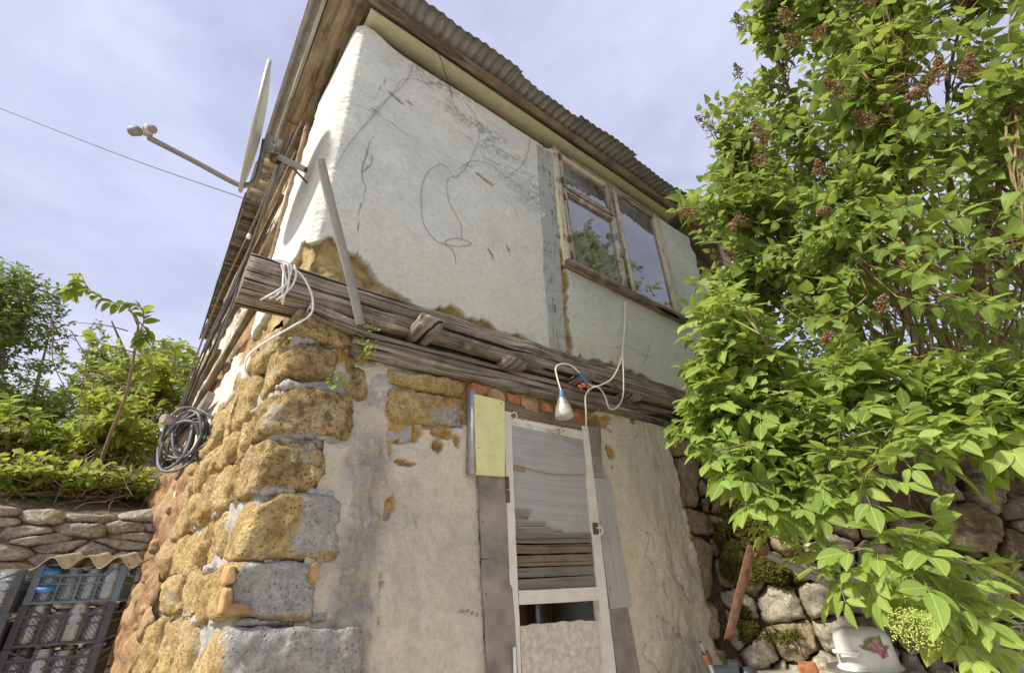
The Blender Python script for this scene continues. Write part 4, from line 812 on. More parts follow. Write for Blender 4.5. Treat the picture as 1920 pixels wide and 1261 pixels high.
# ------------------------------------------------------------------ rubble walls: packed irregular stones
def voronoi(pts, bx):
    cells = []
    for i, p in enumerate(pts):
        poly = [(bx[0], bx[2]), (bx[1], bx[2]), (bx[1], bx[3]), (bx[0], bx[3])]
        order = np.argsort(((pts - p) ** 2).sum(1))[1:26]
        for j in order:
            q = pts[j]; mx_ = (p + q) / 2; d = q - p; out = []
            for k in range(len(poly)):
                a, b = np.array(poly[k]), np.array(poly[(k + 1) % len(poly)]); fa, fb = (a - mx_) @ d, (b - mx_) @ d
                if fa <= 0: out.append(tuple(a))
                if fa * fb < 0: out.append(tuple(a + (b - a) * fa / (fa - fb)))
            poly = out
            if not poly: break
        if len(poly) >= 3: cells.append((i, np.array(poly)))
    return cells
def cell_stone(name, poly, to3, out, mat, parent, gap=.012, bulge=.09, amp=.03, fr=5, back=.12, nr=7, nt=26, facet=.5, cuts=6, lim=1.5):
    """a stone filling one cell of the wall: poly in wall coordinates, to3 maps them into the place"""
    c = poly.mean(0); th = np.arange(nt) / nt * 2 * np.pi; R = np.full(nt, 9.0)
    for k in range(len(poly)):
        a, b = poly[k] - c, poly[(k + 1) % len(poly)] - c; e = b - a; nn_ = np.array((e[1], -e[0])); nn_ /= np.linalg.norm(nn_) + 1e-9
        if nn_ @ a < 0: nn_ = -nn_
        dist = nn_ @ a - gap; cs = np.cos(th) * nn_[0] + np.sin(th) * nn_[1]; R = np.where(cs > 1e-3, np.minimum(R, max(dist, .004) / np.maximum(cs, 1e-3)), R)
    R = np.minimum(R, lim * np.median(R)); R = .12 * np.roll(R, 1) + .76 * R + .12 * np.roll(R, -1); R = R * (1 + .10 * rng.normal(size=nt) * .35)
    rho = np.concatenate([np.linspace(.001, 1, nr), [1.0, .97]]); h = np.concatenate([bulge * (1 - np.linspace(0, 1, nr) ** 6), [-back * .4, -back]])
    size = min(1, np.sqrt(np.median(R) / .16)); h = h * size
    xy = c + rho[:, None, None] * (R[None, :, None] * np.stack([np.cos(th), np.sin(th)], -1)[None])
    s = seed(); tilt = rng.normal(0, .14, 2); P = to3(xy.reshape(-1, 2)); o_ = np.repeat(h, nt)
    rel = (xy.reshape(-1, 2) - c); front = (np.arange(len(o_)) < nt * nr)
    o_ = o_ + np.where(front, (rel @ tilt) * .7, 0)
    fn_ = fbm(P, fr, 4, s); vq = vnoise(P * fr * .7, s + 9)
    for _ in range(cuts):                      # broken faces: planes cut off the dome
        a_ = rng.uniform(0, 6.28); sl = rng.uniform(.25, .95); d0 = rng.uniform(.15, .75) * np.median(R); lim = h.max() - sl * ((rel[:, 0] * math.cos(a_) + rel[:, 1] * math.sin(a_)) - d0)
        o_ = np.where(front, np.minimum(o_, np.maximum(lim, -.02)), o_)
    o_ = o_ + np.where(front, amp * fn_ + facet * amp * np.round(vq * 3) / 3 * 1.6, 0)
    V = P + out * o_[:, None] + fbm(P, fr * 1.6, 3, s + 4)[:, None] * amp * .35 * np.array((1, .3, 1.0))
    V = np.concatenate([V, V[-nt:].mean(0)[None]]); f = []
    m_ = len(rho)
    i = np.arange(m_ - 1)[:, None] * nt; k = np.arange(nt)[None, :]; k2 = (k + 1) % nt
    f = np.stack([i + k, i + k2, i + nt + k2, i + nt + k], -1).reshape(-1, 4)
    if np.dot(np.cross(V[f[nt * 2][1]] - V[f[nt * 2][0]], V[f[nt * 2][3]] - V[f[nt * 2][0]]), out) < 0: f = f[:, ::-1]
    STV.append(V[:nt * nr]); return obj(name, V, f, mat, parent)
STV = []
def scatter(x0, x1, z0, z1, dmin, asp, tries=6000, dens=None):
    pts = []
    for _ in range(tries):
        p = np.array((rng.uniform(x0, x1), rng.uniform(z0, z1))); r = dmin * (rng.choice([.55, .8, 1.0, 1.35]) if dens is None else dens(p))
        if all(((p[0] - q[0]) ** 2 + ((p[1] - q[1]) * asp) ** 2) > (.5 * (r + q[2])) ** 2 * 1.0 for q in pts): pts.append((p[0], p[1], r))
    return np.array(pts)
# retaining wall on the right
rw = empty('retaining_wall', (3.6, 1.3, 1.0), 'rubble retaining wall of pale boulders with moss under the bushes', 'stone wall')
BAT = .13
def rw3(q): q = np.asarray(q); z = q[..., 1]; return np.stack([WA[0] + WD[0] * q[..., 0] - WN[0] * (z - 1.0) * BAT, WA[1] + WD[1] * q[..., 0] - WN[1] * (z - 1.0) * BAT, z], -1)
def rwc(px, py):       # photo point -> wall coordinates
    p = onP(px, py, WA + np.array((0, 0, 1.0)), nrm(WN + np.array((0, 0, BAT)))); return ((p - WA) @ np.append(WD[:2], 0), p[2])
big = [(1462, 1128, .34), (1492, 1206, .24), (1420, 1228, .22), (1395, 985, .22), (1385, 1045, .15), (1620, 1110, .30), (1800, 985, .42), (1690, 935, .28), (1550, 930, .24), (1580, 1200, .28), (1850, 1120, .34), (1710, 1090, .2), (1345, 905, .2), (1460, 940, .26), (1375, 1130, .12), (1380, 1185, .12)]
pts = [(*rwc(a, b), r) for a, b, r in big]
for _ in range(9000):
    p = (rng.uniform(-.02, 3.3), rng.uniform(.55, 2.36), rng.choice([.09, .13, .17, .24]))
    if all((p[0] - q[0]) ** 2 + (p[1] - q[1]) ** 2 > (.5 * (p[2] + q[2])) ** 2 for q in pts): pts.append(p)
pts = np.array(pts)
for i, poly in voronoi(pts[:, :2], (.02, 3.3, .5, 2.40)):
    c = poly.mean(0); topz = 2.36 - .42 * sstep(.1, .9, c[0]) + .05 * math.sin(c[0] * 9)
    if c[1] > topz: continue
    cell_stone('stone', poly, rw3, WN, MT['boulm' if rng.random() < .38 or (c[0] < .55 and c[1] > 1.45) else 'boul'], rw, gap=.004, bulge=.12, amp=.045, fr=6.5, nr=12, nt=40)
q = np.stack(np.meshgrid(np.linspace(-.1, 3.4, 80), np.linspace(.4, 2.3, 50), indexing='ij'), -1).reshape(-1, 2); V = rw3(q) - WN * .05 + fbm(rw3(q), 5, 4, 501)[:, None] * .03
tag(obj('earth_fill', V, gridfaces(80, 50), MT['soil'], rw), kind='stuff')
# dressed stones in a column beside the render
for pts_ in ([(1241, 782), (1306, 792), (1312, 822), (1243, 816)], [(1246, 818), (1312, 824), (1316, 858), (1250, 850)], [(1266, 852), (1312, 860), (1318, 950), (1282, 946)], [(1280, 950), (1342, 956), (1346, 1002), (1286, 998)], [(1290, 1003), (1338, 1006), (1346, 1124), (1306, 1118)], [(1306, 1122), (1350, 1128), (1360, 1200), (1326, 1200)], [(1326, 1204), (1366, 1208), (1374, 1290), (1340, 1290)]):
    rock('stone', qY(pts_, 1.995), (0, .2, 0), MT['boulm'], rw, p=8, amp=.028, fr=7, res=(10, 12, 6))
# moss cushions on the boulders
SV = np.concatenate(STV)
def moss(px_, py_, a, b, k):
    c = np.array(rwc(px_, py_)); L_ = np.stack([(SV - WA) @ np.append(WD[:2], 0), SV[:, 2]], -1); w_ = 1 - np.hypot((L_[:, 0] - c[0]) / a, (L_[:, 1] - c[1]) / b) + fbm(SV, 9, 3, 551) * .9
    B0 = SV[w_ > 0]; n_ = min(4200, len(B0) * 9)
    if len(B0) < 4: return
    B = B0[rng.integers(0, len(B0), n_)] + rng.normal(0, .012, (n_, 3)) + WN * .004; S_ = .0035 + .005 * rng.random(n_)
    tet = np.array([(0, 0, 1.2), (1, 0, -.4), (-.5, .87, -.4), (-.5, -.87, -.4)]); V = (B[:, None] + tet[None] * S_[:, None, None]).reshape(-1, 3)
    f = (np.arange(n_)[:, None, None] * 4 + np.array([(0, 1, 2), (0, 2, 3), (0, 3, 1), (1, 3, 2)])[None]).reshape(-1, 3); tag(obj('moss', V, f, MT['moss'], rw), kind='stuff')
for a in ((1432, 1066, .13, .06, 0), (1475, 1088, .06, .09, 0), (1380, 975, .11, .11, 0), (1410, 1000, .11, .09, 0), (1365, 1010, .09, .09, 0), (1440, 1185, .16, .04, 0), (1395, 1150, .05, .12, 0), (1375, 1060, .06, .1, 0)): moss(*a)
# low dry stone wall on the left behind the crates
dw = empty('dry_stone_wall', (-1.2, 5.5, 1.0), 'low dry stone wall of flat brown stones below the hedge bank', 'stone wall')
def dw3(q): q = np.asarray(q); return np.stack([q[..., 0], 5.5 + .10 * (q[..., 1] - 1) + 0 * q[..., 0], q[..., 1]], -1)
pts = scatter(-3.2, .15, .9, 2.36, .33, 3.5, 9000)
for i, poly in voronoi(pts[:, :2] * (1, 3.5), (-3.2, .15, .8 * 3.5, 2.36 * 3.5)):
    poly = poly / (1, 3.5); c = poly.mean(0)
    if c[1] > 2.21 + .05 * math.sin(c[0] * 5): continue
    cell_stone('stone', poly, dw3, np.array((0, -1.0, 0)), MT['dry'], dw, gap=.002, bulge=.07, amp=.03, fr=8, nr=8, nt=44, cuts=2, lim=5)
V = dw3(np.array([(-3.3, .7), (.2, .7), (.2, 2.15), (-3.3, 2.15)])) + (0, .03, 0); obj('earth_fill', V, [(0, 1, 2, 3)], MT['soil'], dw)
# ------------------------------------------------------------------ crates, jars and the sheet on top
def make_crate(mat, label, group, mesh_kind='diamond'):
    t = empty('plastic_crate', (0, 0, 0), label, 'crate', group); w, d, h = .40, .56, .192
    def put(nm, parts): V, Fc = merge(parts); return obj(nm, V, Fc, mat, t, keep=False, smooth=False)
    for sx in (-1, 1):
        for sy in (-1, 1):
            x, y = sx * (w / 2 - .016), sy * (d / 2 - .016); put('corner_post', [box((x - .016, y - .016, 0), (x + .016, y + .016, h)), box((x - .02, y - .02, h - .02), (x + .02, y + .02, h - .008))])
    for ax, sg in (('x', -1), ('x', 1), ('y', -1), ('y', 1)):
        L = (w if ax == 'x' else d) - .064; parts = []
        def bx(a0, a1, z0, z1, th=.006):
            return box((a0, -th, z0), (a1, th, z1))
        zt_, zm, zb = h - .055, .095, .012
        parts += [bx(-L / 2, L / 2, zt_ - .006, zt_ + .006), bx(-L / 2, L / 2, zm - .004, zm + .004), bx(-L / 2, L / 2, 0, zb)]
        nv = 4 if ax == 'x' else 6
        for k in range(1, nv): x = -L / 2 + L * k / nv; parts.append(bx(x - .004, x + .004, zb, zt_, .0045))
        st = .021; hh = zt_ - zb
        for k in range(int((L + hh) / st) + 1):
            for dr in (1, -1):
                x0 = -L / 2 - hh + k * st + .004; x1 = x0 + hh; a, b = x0, x1; z0, z1 = zb, zt_
                if a < -L / 2: z0 += (-L / 2 - a); a = -L / 2
                if b > L / 2: z1 -= (b - L / 2); b = L / 2
                if b - a < .006: continue
                if dr < 0: a, b = -a, -b
                V = np.array([(a - .0016, -.002, z0), (a + .0016, -.002, z0), (b + .0016, -.002, z1), (b - .0016, -.002, z1), (a - .0016, .002, z0), (a + .0016, .002, z0), (b + .0016, .002, z1), (b - .0016, .002, z1)])
                parts.append((V, np.array([(0, 1, 2, 3), (7, 6, 5, 4), (0, 4, 5, 1), (1, 5, 6, 2), (2, 6, 7, 3), (3, 7, 4, 0)])))
        for sg2 in (-1, 1):      # sloping gussets between post and rim
            V = np.array([(sg2 * L / 2, -.004, h - .01), (sg2 * (L / 2 - .09), -.004, zt_), (sg2 * (L / 2 - .075), -.004, zt_), (sg2 * L / 2, -.004, h - .02)]); V = np.concatenate([V, V + (0, .008, 0)])
            parts.append((V, np.array([(0, 1, 2, 3), (7, 6, 5, 4), (0, 4, 5, 1), (1, 5, 6, 2), (2, 6, 7, 3), (3, 7, 4, 0)])))
        V, Fc = merge(parts)
        if ax == 'y': V = V[:, [1, 0, 2]] * (1, 1, 1)
        V = V + ((0, sg * (d / 2 - .010), 0) if ax == 'x' else (sg * (w / 2 - .010), 0, 0)); obj('lattice_side', V, Fc, mat, t, keep=False, smooth=False)
    parts = []
    for k in range(12): x = -w / 2 + .03 + k * (w - .06) / 11; parts.append(box((x - .005, -d / 2 + .02, .004), (x + .005, d / 2 - .02, .010)))
    for k in range(8): y = -d / 2 + .03 + k * (d - .06) / 7; parts.append(box((-w / 2 + .02, y - .005, .0045), (w / 2 - .02, y + .005, .0095)))
    put('floor_grid', parts); return t
def copy_tree(o, parent=None):
    c = o.copy(); COL.objects.link(c)
    if parent is not None: c.parent = parent
    for ch in list(o.children): copy_tree(ch, c)
    return c
jar_me = None
def make_jar(mat):
    t = empty('glass_jar', (0, 0, 0), 'x', 'jar', 'empty glass jars stored in the crates')
    V, Fc = lathe([(0, .003), (.040, .0), (.046, .006), (.047, .02), (.047, .105), (.043, .122), (.036, .132), (.0365, .150), (.038, .150), (.038, .155)], 18); obj('glass_body', V, Fc, mat, t, keep=False)
    V, Fc = lathe([(.037, .136), (.0395, .1375), (.037, .139), (.037, .144), (.0395, .1455), (.037, .147), (.038, .154), (.034, .156), (.033, .15)], 18); obj('neck_ring', V, Fc, mat, t, keep=False); return t
jar0 = make_jar(MT['jar'])
CH = .194
cA = dep(74, 1052, 2.5); vx = nrm((1.0, -.10, 0)); vy = np.array((-vx[1], vx[0], 0)); rz = math.atan2(vx[1], vx[0])
base_z = cA[2] - 4 * CH - .012
rc = np.array((*cA[:2], 0)) + vx * .20 + vy * .28; lc = rc - vx * .425 - vy * .10
names = ['top crate of the stack under the wavy sheet, blue grey plastic', 'second crate down under the wavy sheet, black lattice full of jars', 'third crate down under the wavy sheet, black with jars', 'bottom crate of the stack under the wavy sheet']
namesl = ['top crate of the open stack left of the wavy sheet, jars standing above its rim', 'second crate down in the open stack left of the wavy sheet', 'third crate down in the open stack left of the wavy sheet', 'bottom crate of the open stack at the left edge']
crate_b = make_crate(MT['plastb'], names[0], 'stacked plastic crates of glass jars'); crate_k = make_crate(MT['plast'], names[1], 'stacked plastic crates of glass jars')
jar_used = [False]
def fill(c, z, where, nx=4, ny=3, r_=rz, skip=()):
    for i in range(nx):
        for j in range(ny):
            if (i, j) in skip: continue
            t = jar0 if not jar_used[0] else copy_tree(jar0); jar_used[0] = True
            x = (-.5 + (i + .5) / nx) * .36 + rng.uniform(-.004, .004); y = -.225 + j * .092 + rng.uniform(-.004, .004)
            t.location = c + vx * x + vy * y + np.array((0, 0, z + .011)); t.rotation_euler = (0, 0, rng.uniform(0, 6)); s_ = rng.choice([.92, 1.0, 1.08]); t.scale = (s_, s_, s_ * rng.choice([1.0, 1.1]))
            t['label'] = 'clear glass jar stored in the ' + where
for k in range(4):
    c = (crate_b if k == 0 else crate_k if k == 1 else copy_tree(crate_k)); z = base_z + (3 - k) * CH
    c.location = rc + vx * rng.uniform(-.006, .006) + np.array((0, 0, z)); c.rotation_euler = (0, 0, rz); c['label'] = names[k]
    if k < 3: fill(rc, z, ['top blue grey crate under the wavy sheet', 'second crate under the wavy sheet', 'third crate under the wavy sheet'][k], ny=2 if k else 3)
for k in range(4):
    c = copy_tree(crate_k); z = base_z + (3 - k) * CH - .03; c.location = lc + vx * rng.uniform(-.006, .006) + np.array((0, 0, z)); c.rotation_euler = (0, 0, rz + .03); c['label'] = namesl[k]
    if k < 3: fill(lc, z, ['top crate of the open stack at the left', 'second crate of the open left stack', 'third crate of the open left stack'][k], ny=2 if k else 3)
for k in range(2):       # blue lids seen through the lattice
    V, Fc = lathe([(0, .012), (.036, .012), (.04, .006), (.04, -.004)], 18); o = obj('jar_lid', V, Fc, MT['tape'], keep=False); o.location = rc + vx * (-.135 + .002 * k) - vy * .262 + np.array((0, 0, base_z + 3 * CH + .16 - k * .085)); o.rotation_euler = (.5, 0, 0)
    tag(o, ['blue lid lying on the upper jars at the left of the blue grey crate', 'blue lid lower down at the left of the blue grey crate'][k], 'lid')
obj_b = None
# the ground rises to a low terrace where the crates stand
X, Y = np.meshgrid(np.linspace(-2.6, .5, 40), np.linspace(2.6, 5.6, 40), indexing='ij')
tag(obj('terrace', np.stack([X, Y, base_z - .032 - 1.2 * sstep(3.25, 2.6, Y) + .0 * X], -1).reshape(-1, 3), gridfaces(40, 40), MT['ground']), kind='structure')
# wavy asbestos sheet lying on the crates
X, Y = np.meshgrid(np.linspace(-.235, .235, 90), np.linspace(-.30, .28, 12), indexing='ij'); Zs = .030 * np.sin((X + .05) / .145 * 2 * np.pi) + .03 + fbm(np.stack([X, Y, 0 * X], -1), 4, 3, 601) * .006 + X * .0
Y = Y + fbm(np.stack([X, 0 * X, 0 * X], -1), 9, 3, 603) * .012 * (Y < -.2); f = gridfaces(90, 12); V = np.stack([X, Y, Zs], -1).reshape(-1, 3); n_ = len(V); id_ = np.arange(n_).reshape(90, 12)
loop = np.concatenate([id_[:, 0], id_[-1, 1:], id_[-2::-1, -1], id_[0, -2:0:-1]]); l2 = np.roll(loop, -1)
o = obj('corrugated_cover', np.concatenate([V, V - (0, 0, .007)]), np.concatenate([f, f[:, ::-1] + n_, np.stack([loop, l2, l2 + n_, loop + n_], 1)]), MT['asb'], keep=False)
o.location = rc + vx * .02 - vy * .02 + np.array((0, 0, base_z + 4 * CH + .008)); o.rotation_euler = (.10, 0, rz - .02); tag(o, 'wavy asbestos sheet laid over the stack of jar crates', 'roofing sheet')
# ------------------------------------------------------------------ satellite dish
zc_ = 2.82
dt, db_ = dep(503, 122, zc_), dep(449, 357, zc_); dc = (dt + db_) / 2; la = nrm(dt - db_); view = nrm(dc - EYE); sidev = nrm(np.cross(la, view))
if sidev @ EX > 0: sidev = -sidev
an = nrm(sidev + view * .02); an = nrm(an - la * (an @ la)); tx = np.cross(an, la)
dish = empty('satellite_dish', dc, 'large cream satellite dish seen edge on, held off the side wall', 'satellite dish')
Rd = np.linalg.norm(dt - db_) / 2; pr = [(r, .035 * (r / Rd) ** 2 - .035) for r in np.linspace(0.001, Rd, 12)]; pr += [(Rd + .008, .006), (Rd + .010, -.012), (Rd, -.016)] + [(r, .035 * (r / Rd) ** 2 - .047) for r in np.linspace(Rd * .97, .001, 11)]
V, Fc = lathe(pr, 56); m_ = np.eye(4); m_[:3, 0] = tx * .93; m_[:3, 1] = la; m_[:3, 2] = an; m_[:3, 3] = dc; obj('reflector', *xform((V, Fc), Matrix(m_)), MT['dish'], dish)
zA = zc_ - .02
arm = [dep(497, 262, zA + .03), dep(487, 315, zA), dep(478, 340, zA - .02), dep(462, 347, zA - .03), dep(440, 343, zA - .04), dep(360, 300, zA - .12), dep(278, 258, zA - .2)]
V, Fc = tube(smooth_path(arm, 5), .016, 4); obj('feed_arm', V, Fc, MT['arm'], dish)
lp = dep(268, 243, zA - .2); ad = nrm(arm[-1] - arm[-3])
for s_, r_ in ((-.03, .028), (.028, .024)):
    ctr = dep(268 + s_ * 480, 244 - s_ * 60, zA - .2); V, Fc = lathe([(0, -.03), (r_ * .8, -.03), (r_, -.022), (r_, .02), (r_ * .7, .03), (0, .03)], 16); obj('feed_horn', *xform((V, Fc), Matrix(basis(np.cross(EX, (0, 0, 1)), EX, ctr))), MT['horn'], dish)
V, Fc = box((-.02, -.018, -.02), (.02, .018, .045)); obj('feed_clamp', *xform((V, Fc), Matrix(basis(view, la, dep(278, 250, zA - .2)))), MT['galv'], dish)
br = dep(512, 272, zc_ + .03)
V, Fc = box((-.05, -.035, -.045), (.045, .035, .05)); obj('bracket', *xform((V, Fc), Matrix(basis(view, la, br))), MT['galv'], dish)
for k in range(6): p = br + tx * rng.uniform(-.05, .03) + la * rng.uniform(-.05, .05) - view * .04; V, Fc = lathe([(0, .02), (.010, .02), (.010, 0), (0, 0)], 6); obj('bolt', *xform((V, Fc), Matrix(basis(la, -view, p)) ), MT['galv'], dish)
V, Fc = tube([dep(515, 290, zc_ + .02), dep(540, 303, zc_), dep(574, 319, zc_ - .02) ], .020, 10); obj('mounting_pipe', V, Fc, MT['dish'], dish)
V, Fc = tube([dep(512, 296, zc_ + .01), dep(522, 299, zc_)], .032, 12); obj('pipe_socket', V, Fc, MT['rust'], dish)
V, Fc = tube([dep(540, 305, zc_), dep(578, 345, zc_ + .05)], .007, 6); obj('stay_rod', V, Fc, MT['rust'], dish)
# ------------------------------------------------------------------ wires, cables, pole
tag(cable('overhead_wire', [dep(-260, 100, 7), dep(0, 203, 6.6), dep(240, 296, 6.1), dep(458, 372, 5.6)], .006, MT['thin']), 'single dark overhead wire crossing the sky to the eave', 'wire')
p0 = dep(600, 300, 2.05); p1 = onY(676, 607, 1.90); V, Fc = tube([p0, (p0 * 2 + p1) / 3, (p0 + p1 * 2) / 3 + (.004, 0, 0), p1], .021, 14); V2, F2 = tube([p0 + nrm(p1 - p0) * .001, p0 + nrm(p1 - p0) * .12], .0165, 14)
tag(obj('grey_pipe', *merge([(V, Fc), (V2, F2[:, ::-1])]), MT['pole']), 'plain grey pipe leaning out from the beam across the plaster', 'pipe')
def wire(pts, r, mat, label, Y=1.955, cat='wire', name='loose_wire', k=6, group=None):
    return tag(cable(name, [onY(*p[:2], Y + (p[2] if len(p) > 2 else 0)) for p in pts], r, mat, n=5, k=k), label, cat, group)
wire([(873, 193), (885, 207), (897, 233), (897, 263), (880, 303), (862, 327), (853, 333), (837, 313), (825, 308), (805, 320), (793, 343), (790, 373), (795, 420), (817, 450), (833, 457), (860, 462), (884, 457), (863, 447), (843, 448), (835, 457), (850, 470), (855, 493)], .0014, MT['thin'], 'longest thin dark wire looping in a ring over the plaster')
wire([(880, 303), (862, 327), (843, 333), (838, 350), (842, 377), (855, 402), (864, 420), (866, 446)], .0013, MT['thin'], 'short thin dark wire hanging inside the ring of wire', 1.958)
wire([(862, 318), (880, 303), (903, 303), (923, 310), (935, 322), (938, 333), (953, 333), (962, 324), (980, 307), (991, 280), (995, 246)], .0014, MT['thin'], 'thin dark wire looping up to the eave beside the post', 1.952)
wire([(777, 110), (765, 147), (727, 187), (697, 220), (657, 267), (630, 312)], .0015, MT['thin'], 'thin wire running diagonally from eave to the plaster corner', 1.948)
wire([(765, 147), (752, 152), (735, 175), (705, 205), (698, 215)], .0013, MT['thin'], 'short thin wire beside the diagonal wire near the eave', 1.950)
wire([(765, 148), (782, 149), (800, 155), (830, 158)], .0012, MT['thin'], 'short thin wire running right under the eave', 1.950)
wire([(770, 20, -.12), (800, 63, -.12), (823, 103, -.07), (842, 160), (848, 183)], .0032, MT['wirek'], 'thick black wire dropping from the eave onto plaster', 1.940)
# white cables knotted round the beam end
Yb = 1.885
def wc(pts, Y=Yb, r=.0048): return cable('white_cable', [onY(a, b, Y + (c if c else 0)) for a, b, c in [(q if len(q) > 2 else (*q, 0)) for q in pts]], r, MT['wirew'])
for i, (pts_, lb_) in enumerate([([(488, 562, .05), (520, 545), (538, 530), (546, 505), (540, 492), (520, 486, .02)], 'white cable wrapped over the end of the sticking out beam'), ([(515, 487, .02), (560, 510), (582, 545), (587, 575), (580, 592), (560, 605), (520, 628), (485, 650), (465, 668), (459, 690), (466, 706), (478, 714)], 'long white cable looping down from the beam over the stones'),
        ([(533, 494), (531, 520), (530, 545), (528, 566, .05)], 'straight white cable tied vertically on the beam end'), ([(540, 496), (542, 520), (536, 548), (518, 562, .04)], 'white cable bent left under the beam end'), ([(552, 496), (555, 515), (548, 535), (534, 552), (530, 570, .05)], 'outer right white cable strand round the beam end'), ([(528, 496), (536, 528), (522, 550), (505, 560, .04)], 'slack white cable strand crossing the beam end')]):
    tag(wc(pts_), lb_, 'cable', 'white cables knotted round the beam end')
# cables slung along the side wall down to the coil
for i, (z0, z1, s1, mt_) in enumerate([(5.02, 2.95, 3.7, 'wireg'), (4.9, 2.9, 3.8, 'wirek'), (4.75, 3.1, 3.5, 'wirek'), (4.6, 3.0, 3.9, 'wireg'), (4.95, 3.4, 4.4, 'twig')]):
    P = [np.array((XC, D, z0 + (z1 - z0) * t + .06 * math.sin(t * 9 + i))) + LW * (1.0 + .1 * i + (s1 - 1) * t) + LN * (.09 + .015 * i + .02 * math.sin(t * 7 + i)) for t in np.linspace(0, 1, 9)]
    tag(cable('wall_cable', P, [.010, .008, .008, .010, .009][i], MT[mt_], k=4), ['thick grey cable slung along the side wall, uppermost', 'black cable slung along the side wall under the thick grey one', 'black cable sagging lowest near the eave of the side wall', 'grey cable slung along the side wall just above the mud', 'brown stick like cable reaching furthest along the side wall'][i], 'cable', 'cables along the side wall')
cc = dep(350, 820, 3.0); coil = empty('cable_coil', cc, 'tangled coil of grey and black cable hung on the side wall', 'cable coil')
for i in range(13):
    ph = rng.uniform(0, 6.28); rx, rz_ = rng.uniform(.075, .135), rng.uniform(.11, .19); tl = rng.uniform(-.3, .5); a = np.linspace(0, 6.28 * .96, 26) + ph; off = rng.uniform(-.045, .045, 3) * (1, 1, .9)
    x = rx * np.cos(a) * (1 + .15 * np.sin(2 * a + ph)); z = rz_ * np.sin(a) - .03 * rng.random(); R2 = np.stack([x * math.cos(tl) - z * math.sin(tl), x * math.sin(tl) + z * math.cos(tl)], -1)
    P = cc + off + R2[:, :1] * nrm(EX * (1, 1, 0)) + R2[:, 1:] * np.array((0, 0, 1.0)) + view[None] * 0 - nrm(ray(350, 820))[None] * (.03 * np.sin(a * 2 + i))[:, None]
    V, Fc = tube(P, rng.uniform(.007, .0105), 6); obj('cable_loop', V, Fc, MT['wireg' if i % 4 else 'wirek'], coil)
V, Fc = tube(smooth_path([cc + (0, 0, .12), cc + (.02, -.03, 0), cc + (.03, -.02, -.2), cc + (.01, 0, -.27)], 5), .012, 6); obj('cable_tail', V, Fc, MT['wireg'], coil)
bar('peg', cc + (-.16, .02, .11), cc + (.22, .25, .10), .06, .05, MT['boardgrey'], coil, seg=8, jit=.006)
V, Fc = lathe([(0, .03), (.012, .03), (.016, .02), (.012, .012), (.018, .0), (.018, -.014), (0, -.014)], 12); o = obj('insulator', V, Fc, MT['porc'], keep=False); o.location = dep(466, 444, 3.9); tag(o, 'small white porcelain insulator under the side eave', 'insulator')
# hanging lamp in a cut plastic bottle
lamp = empty('hanging_lamp', onY(1053, 740, 1.84), 'hanging bulb in a cloudy plastic bottle with blue tape', 'lamp')
lc_ = onY(1053, 738, 1.84); ax = nrm(np.array((.035, 0, -1.0))); V, Fc = lathe([(.012, 0), (.016, .015), (.03, .045), (.047, .09), (.055, .13), (.054, .146), (.04, .153), (.015, .146), (0, .148)], 24); mB = Matrix(basis(np.cross(ax, (1, 0, 0)), ax, lc_)); obj('bottle_shade', *xform((V, Fc), mB), MT['bottle'], lamp)
V, Fc = lathe([(0, .02), (.016, .02), (.016, .06), (.02, .075), (.028, .095), (.024, .118), (0, .125)], 18); obj('bulb', *xform((V, Fc), mB), MT['enamel'], lamp)
V, Fc = lathe([(.007, -.022), (.013, -.018), (.0135, .004), (.02, .018), (.017, .024)], 14); obj('tape_collar', *xform((V, Fc), mB), MT['tape'], lamp)
obj('flex', *tube(smooth_path([onY(a, b, Y) for a, b, Y in ((1172, 566, 1.9), (1171, 600, 1.93), (1168, 640, 1.93), (1165, 672, 1.90), (1150, 706, 1.87), (1130, 720, 1.86), (1112, 724, 1.86), (1098, 714, 1.86), (1086, 698, 1.85), (1070, 685, 1.86), (1052, 682, 1.86), (1042, 690, 1.86), (1046, 712, 1.85), (1053, 735, 1.84))], 6), .0055, 6), MT['wirey'], lamp)
obj('flex', *tube(smooth_path([onY(a, b, Y) for a, b, Y in ((1174, 566, 1.9), (1173, 600, 1.93), (1168, 660, 1.9), (1169, 700, 1.87), (1168, 742, 1.86), (1156, 764, 1.86), (1142, 764, 1.86), (1134, 742, 1.86), (1122, 726, 1.85), (1108, 728, 1.85), (1098, 742, 1.86), (1099, 775, 1.88), (1099, 800, 1.92))], 6), .0052, 6), MT['wirey'], lamp)
obj('tape_wrap', *tube([onY(1086, 699, 1.85), onY(1092, 707, 1.85), onY(1101, 719, 1.85)], .0095, 8), MT['tape'], lamp)
for k in range(9):
    p = onY(1095 + rng.uniform(-8, 8), 726 + rng.uniform(-9, 9), 1.86); bar('rust_tag', p, p + rng.uniform(-.03, .03, 3), .014, .004, MT['brick'], lamp, seg=2)
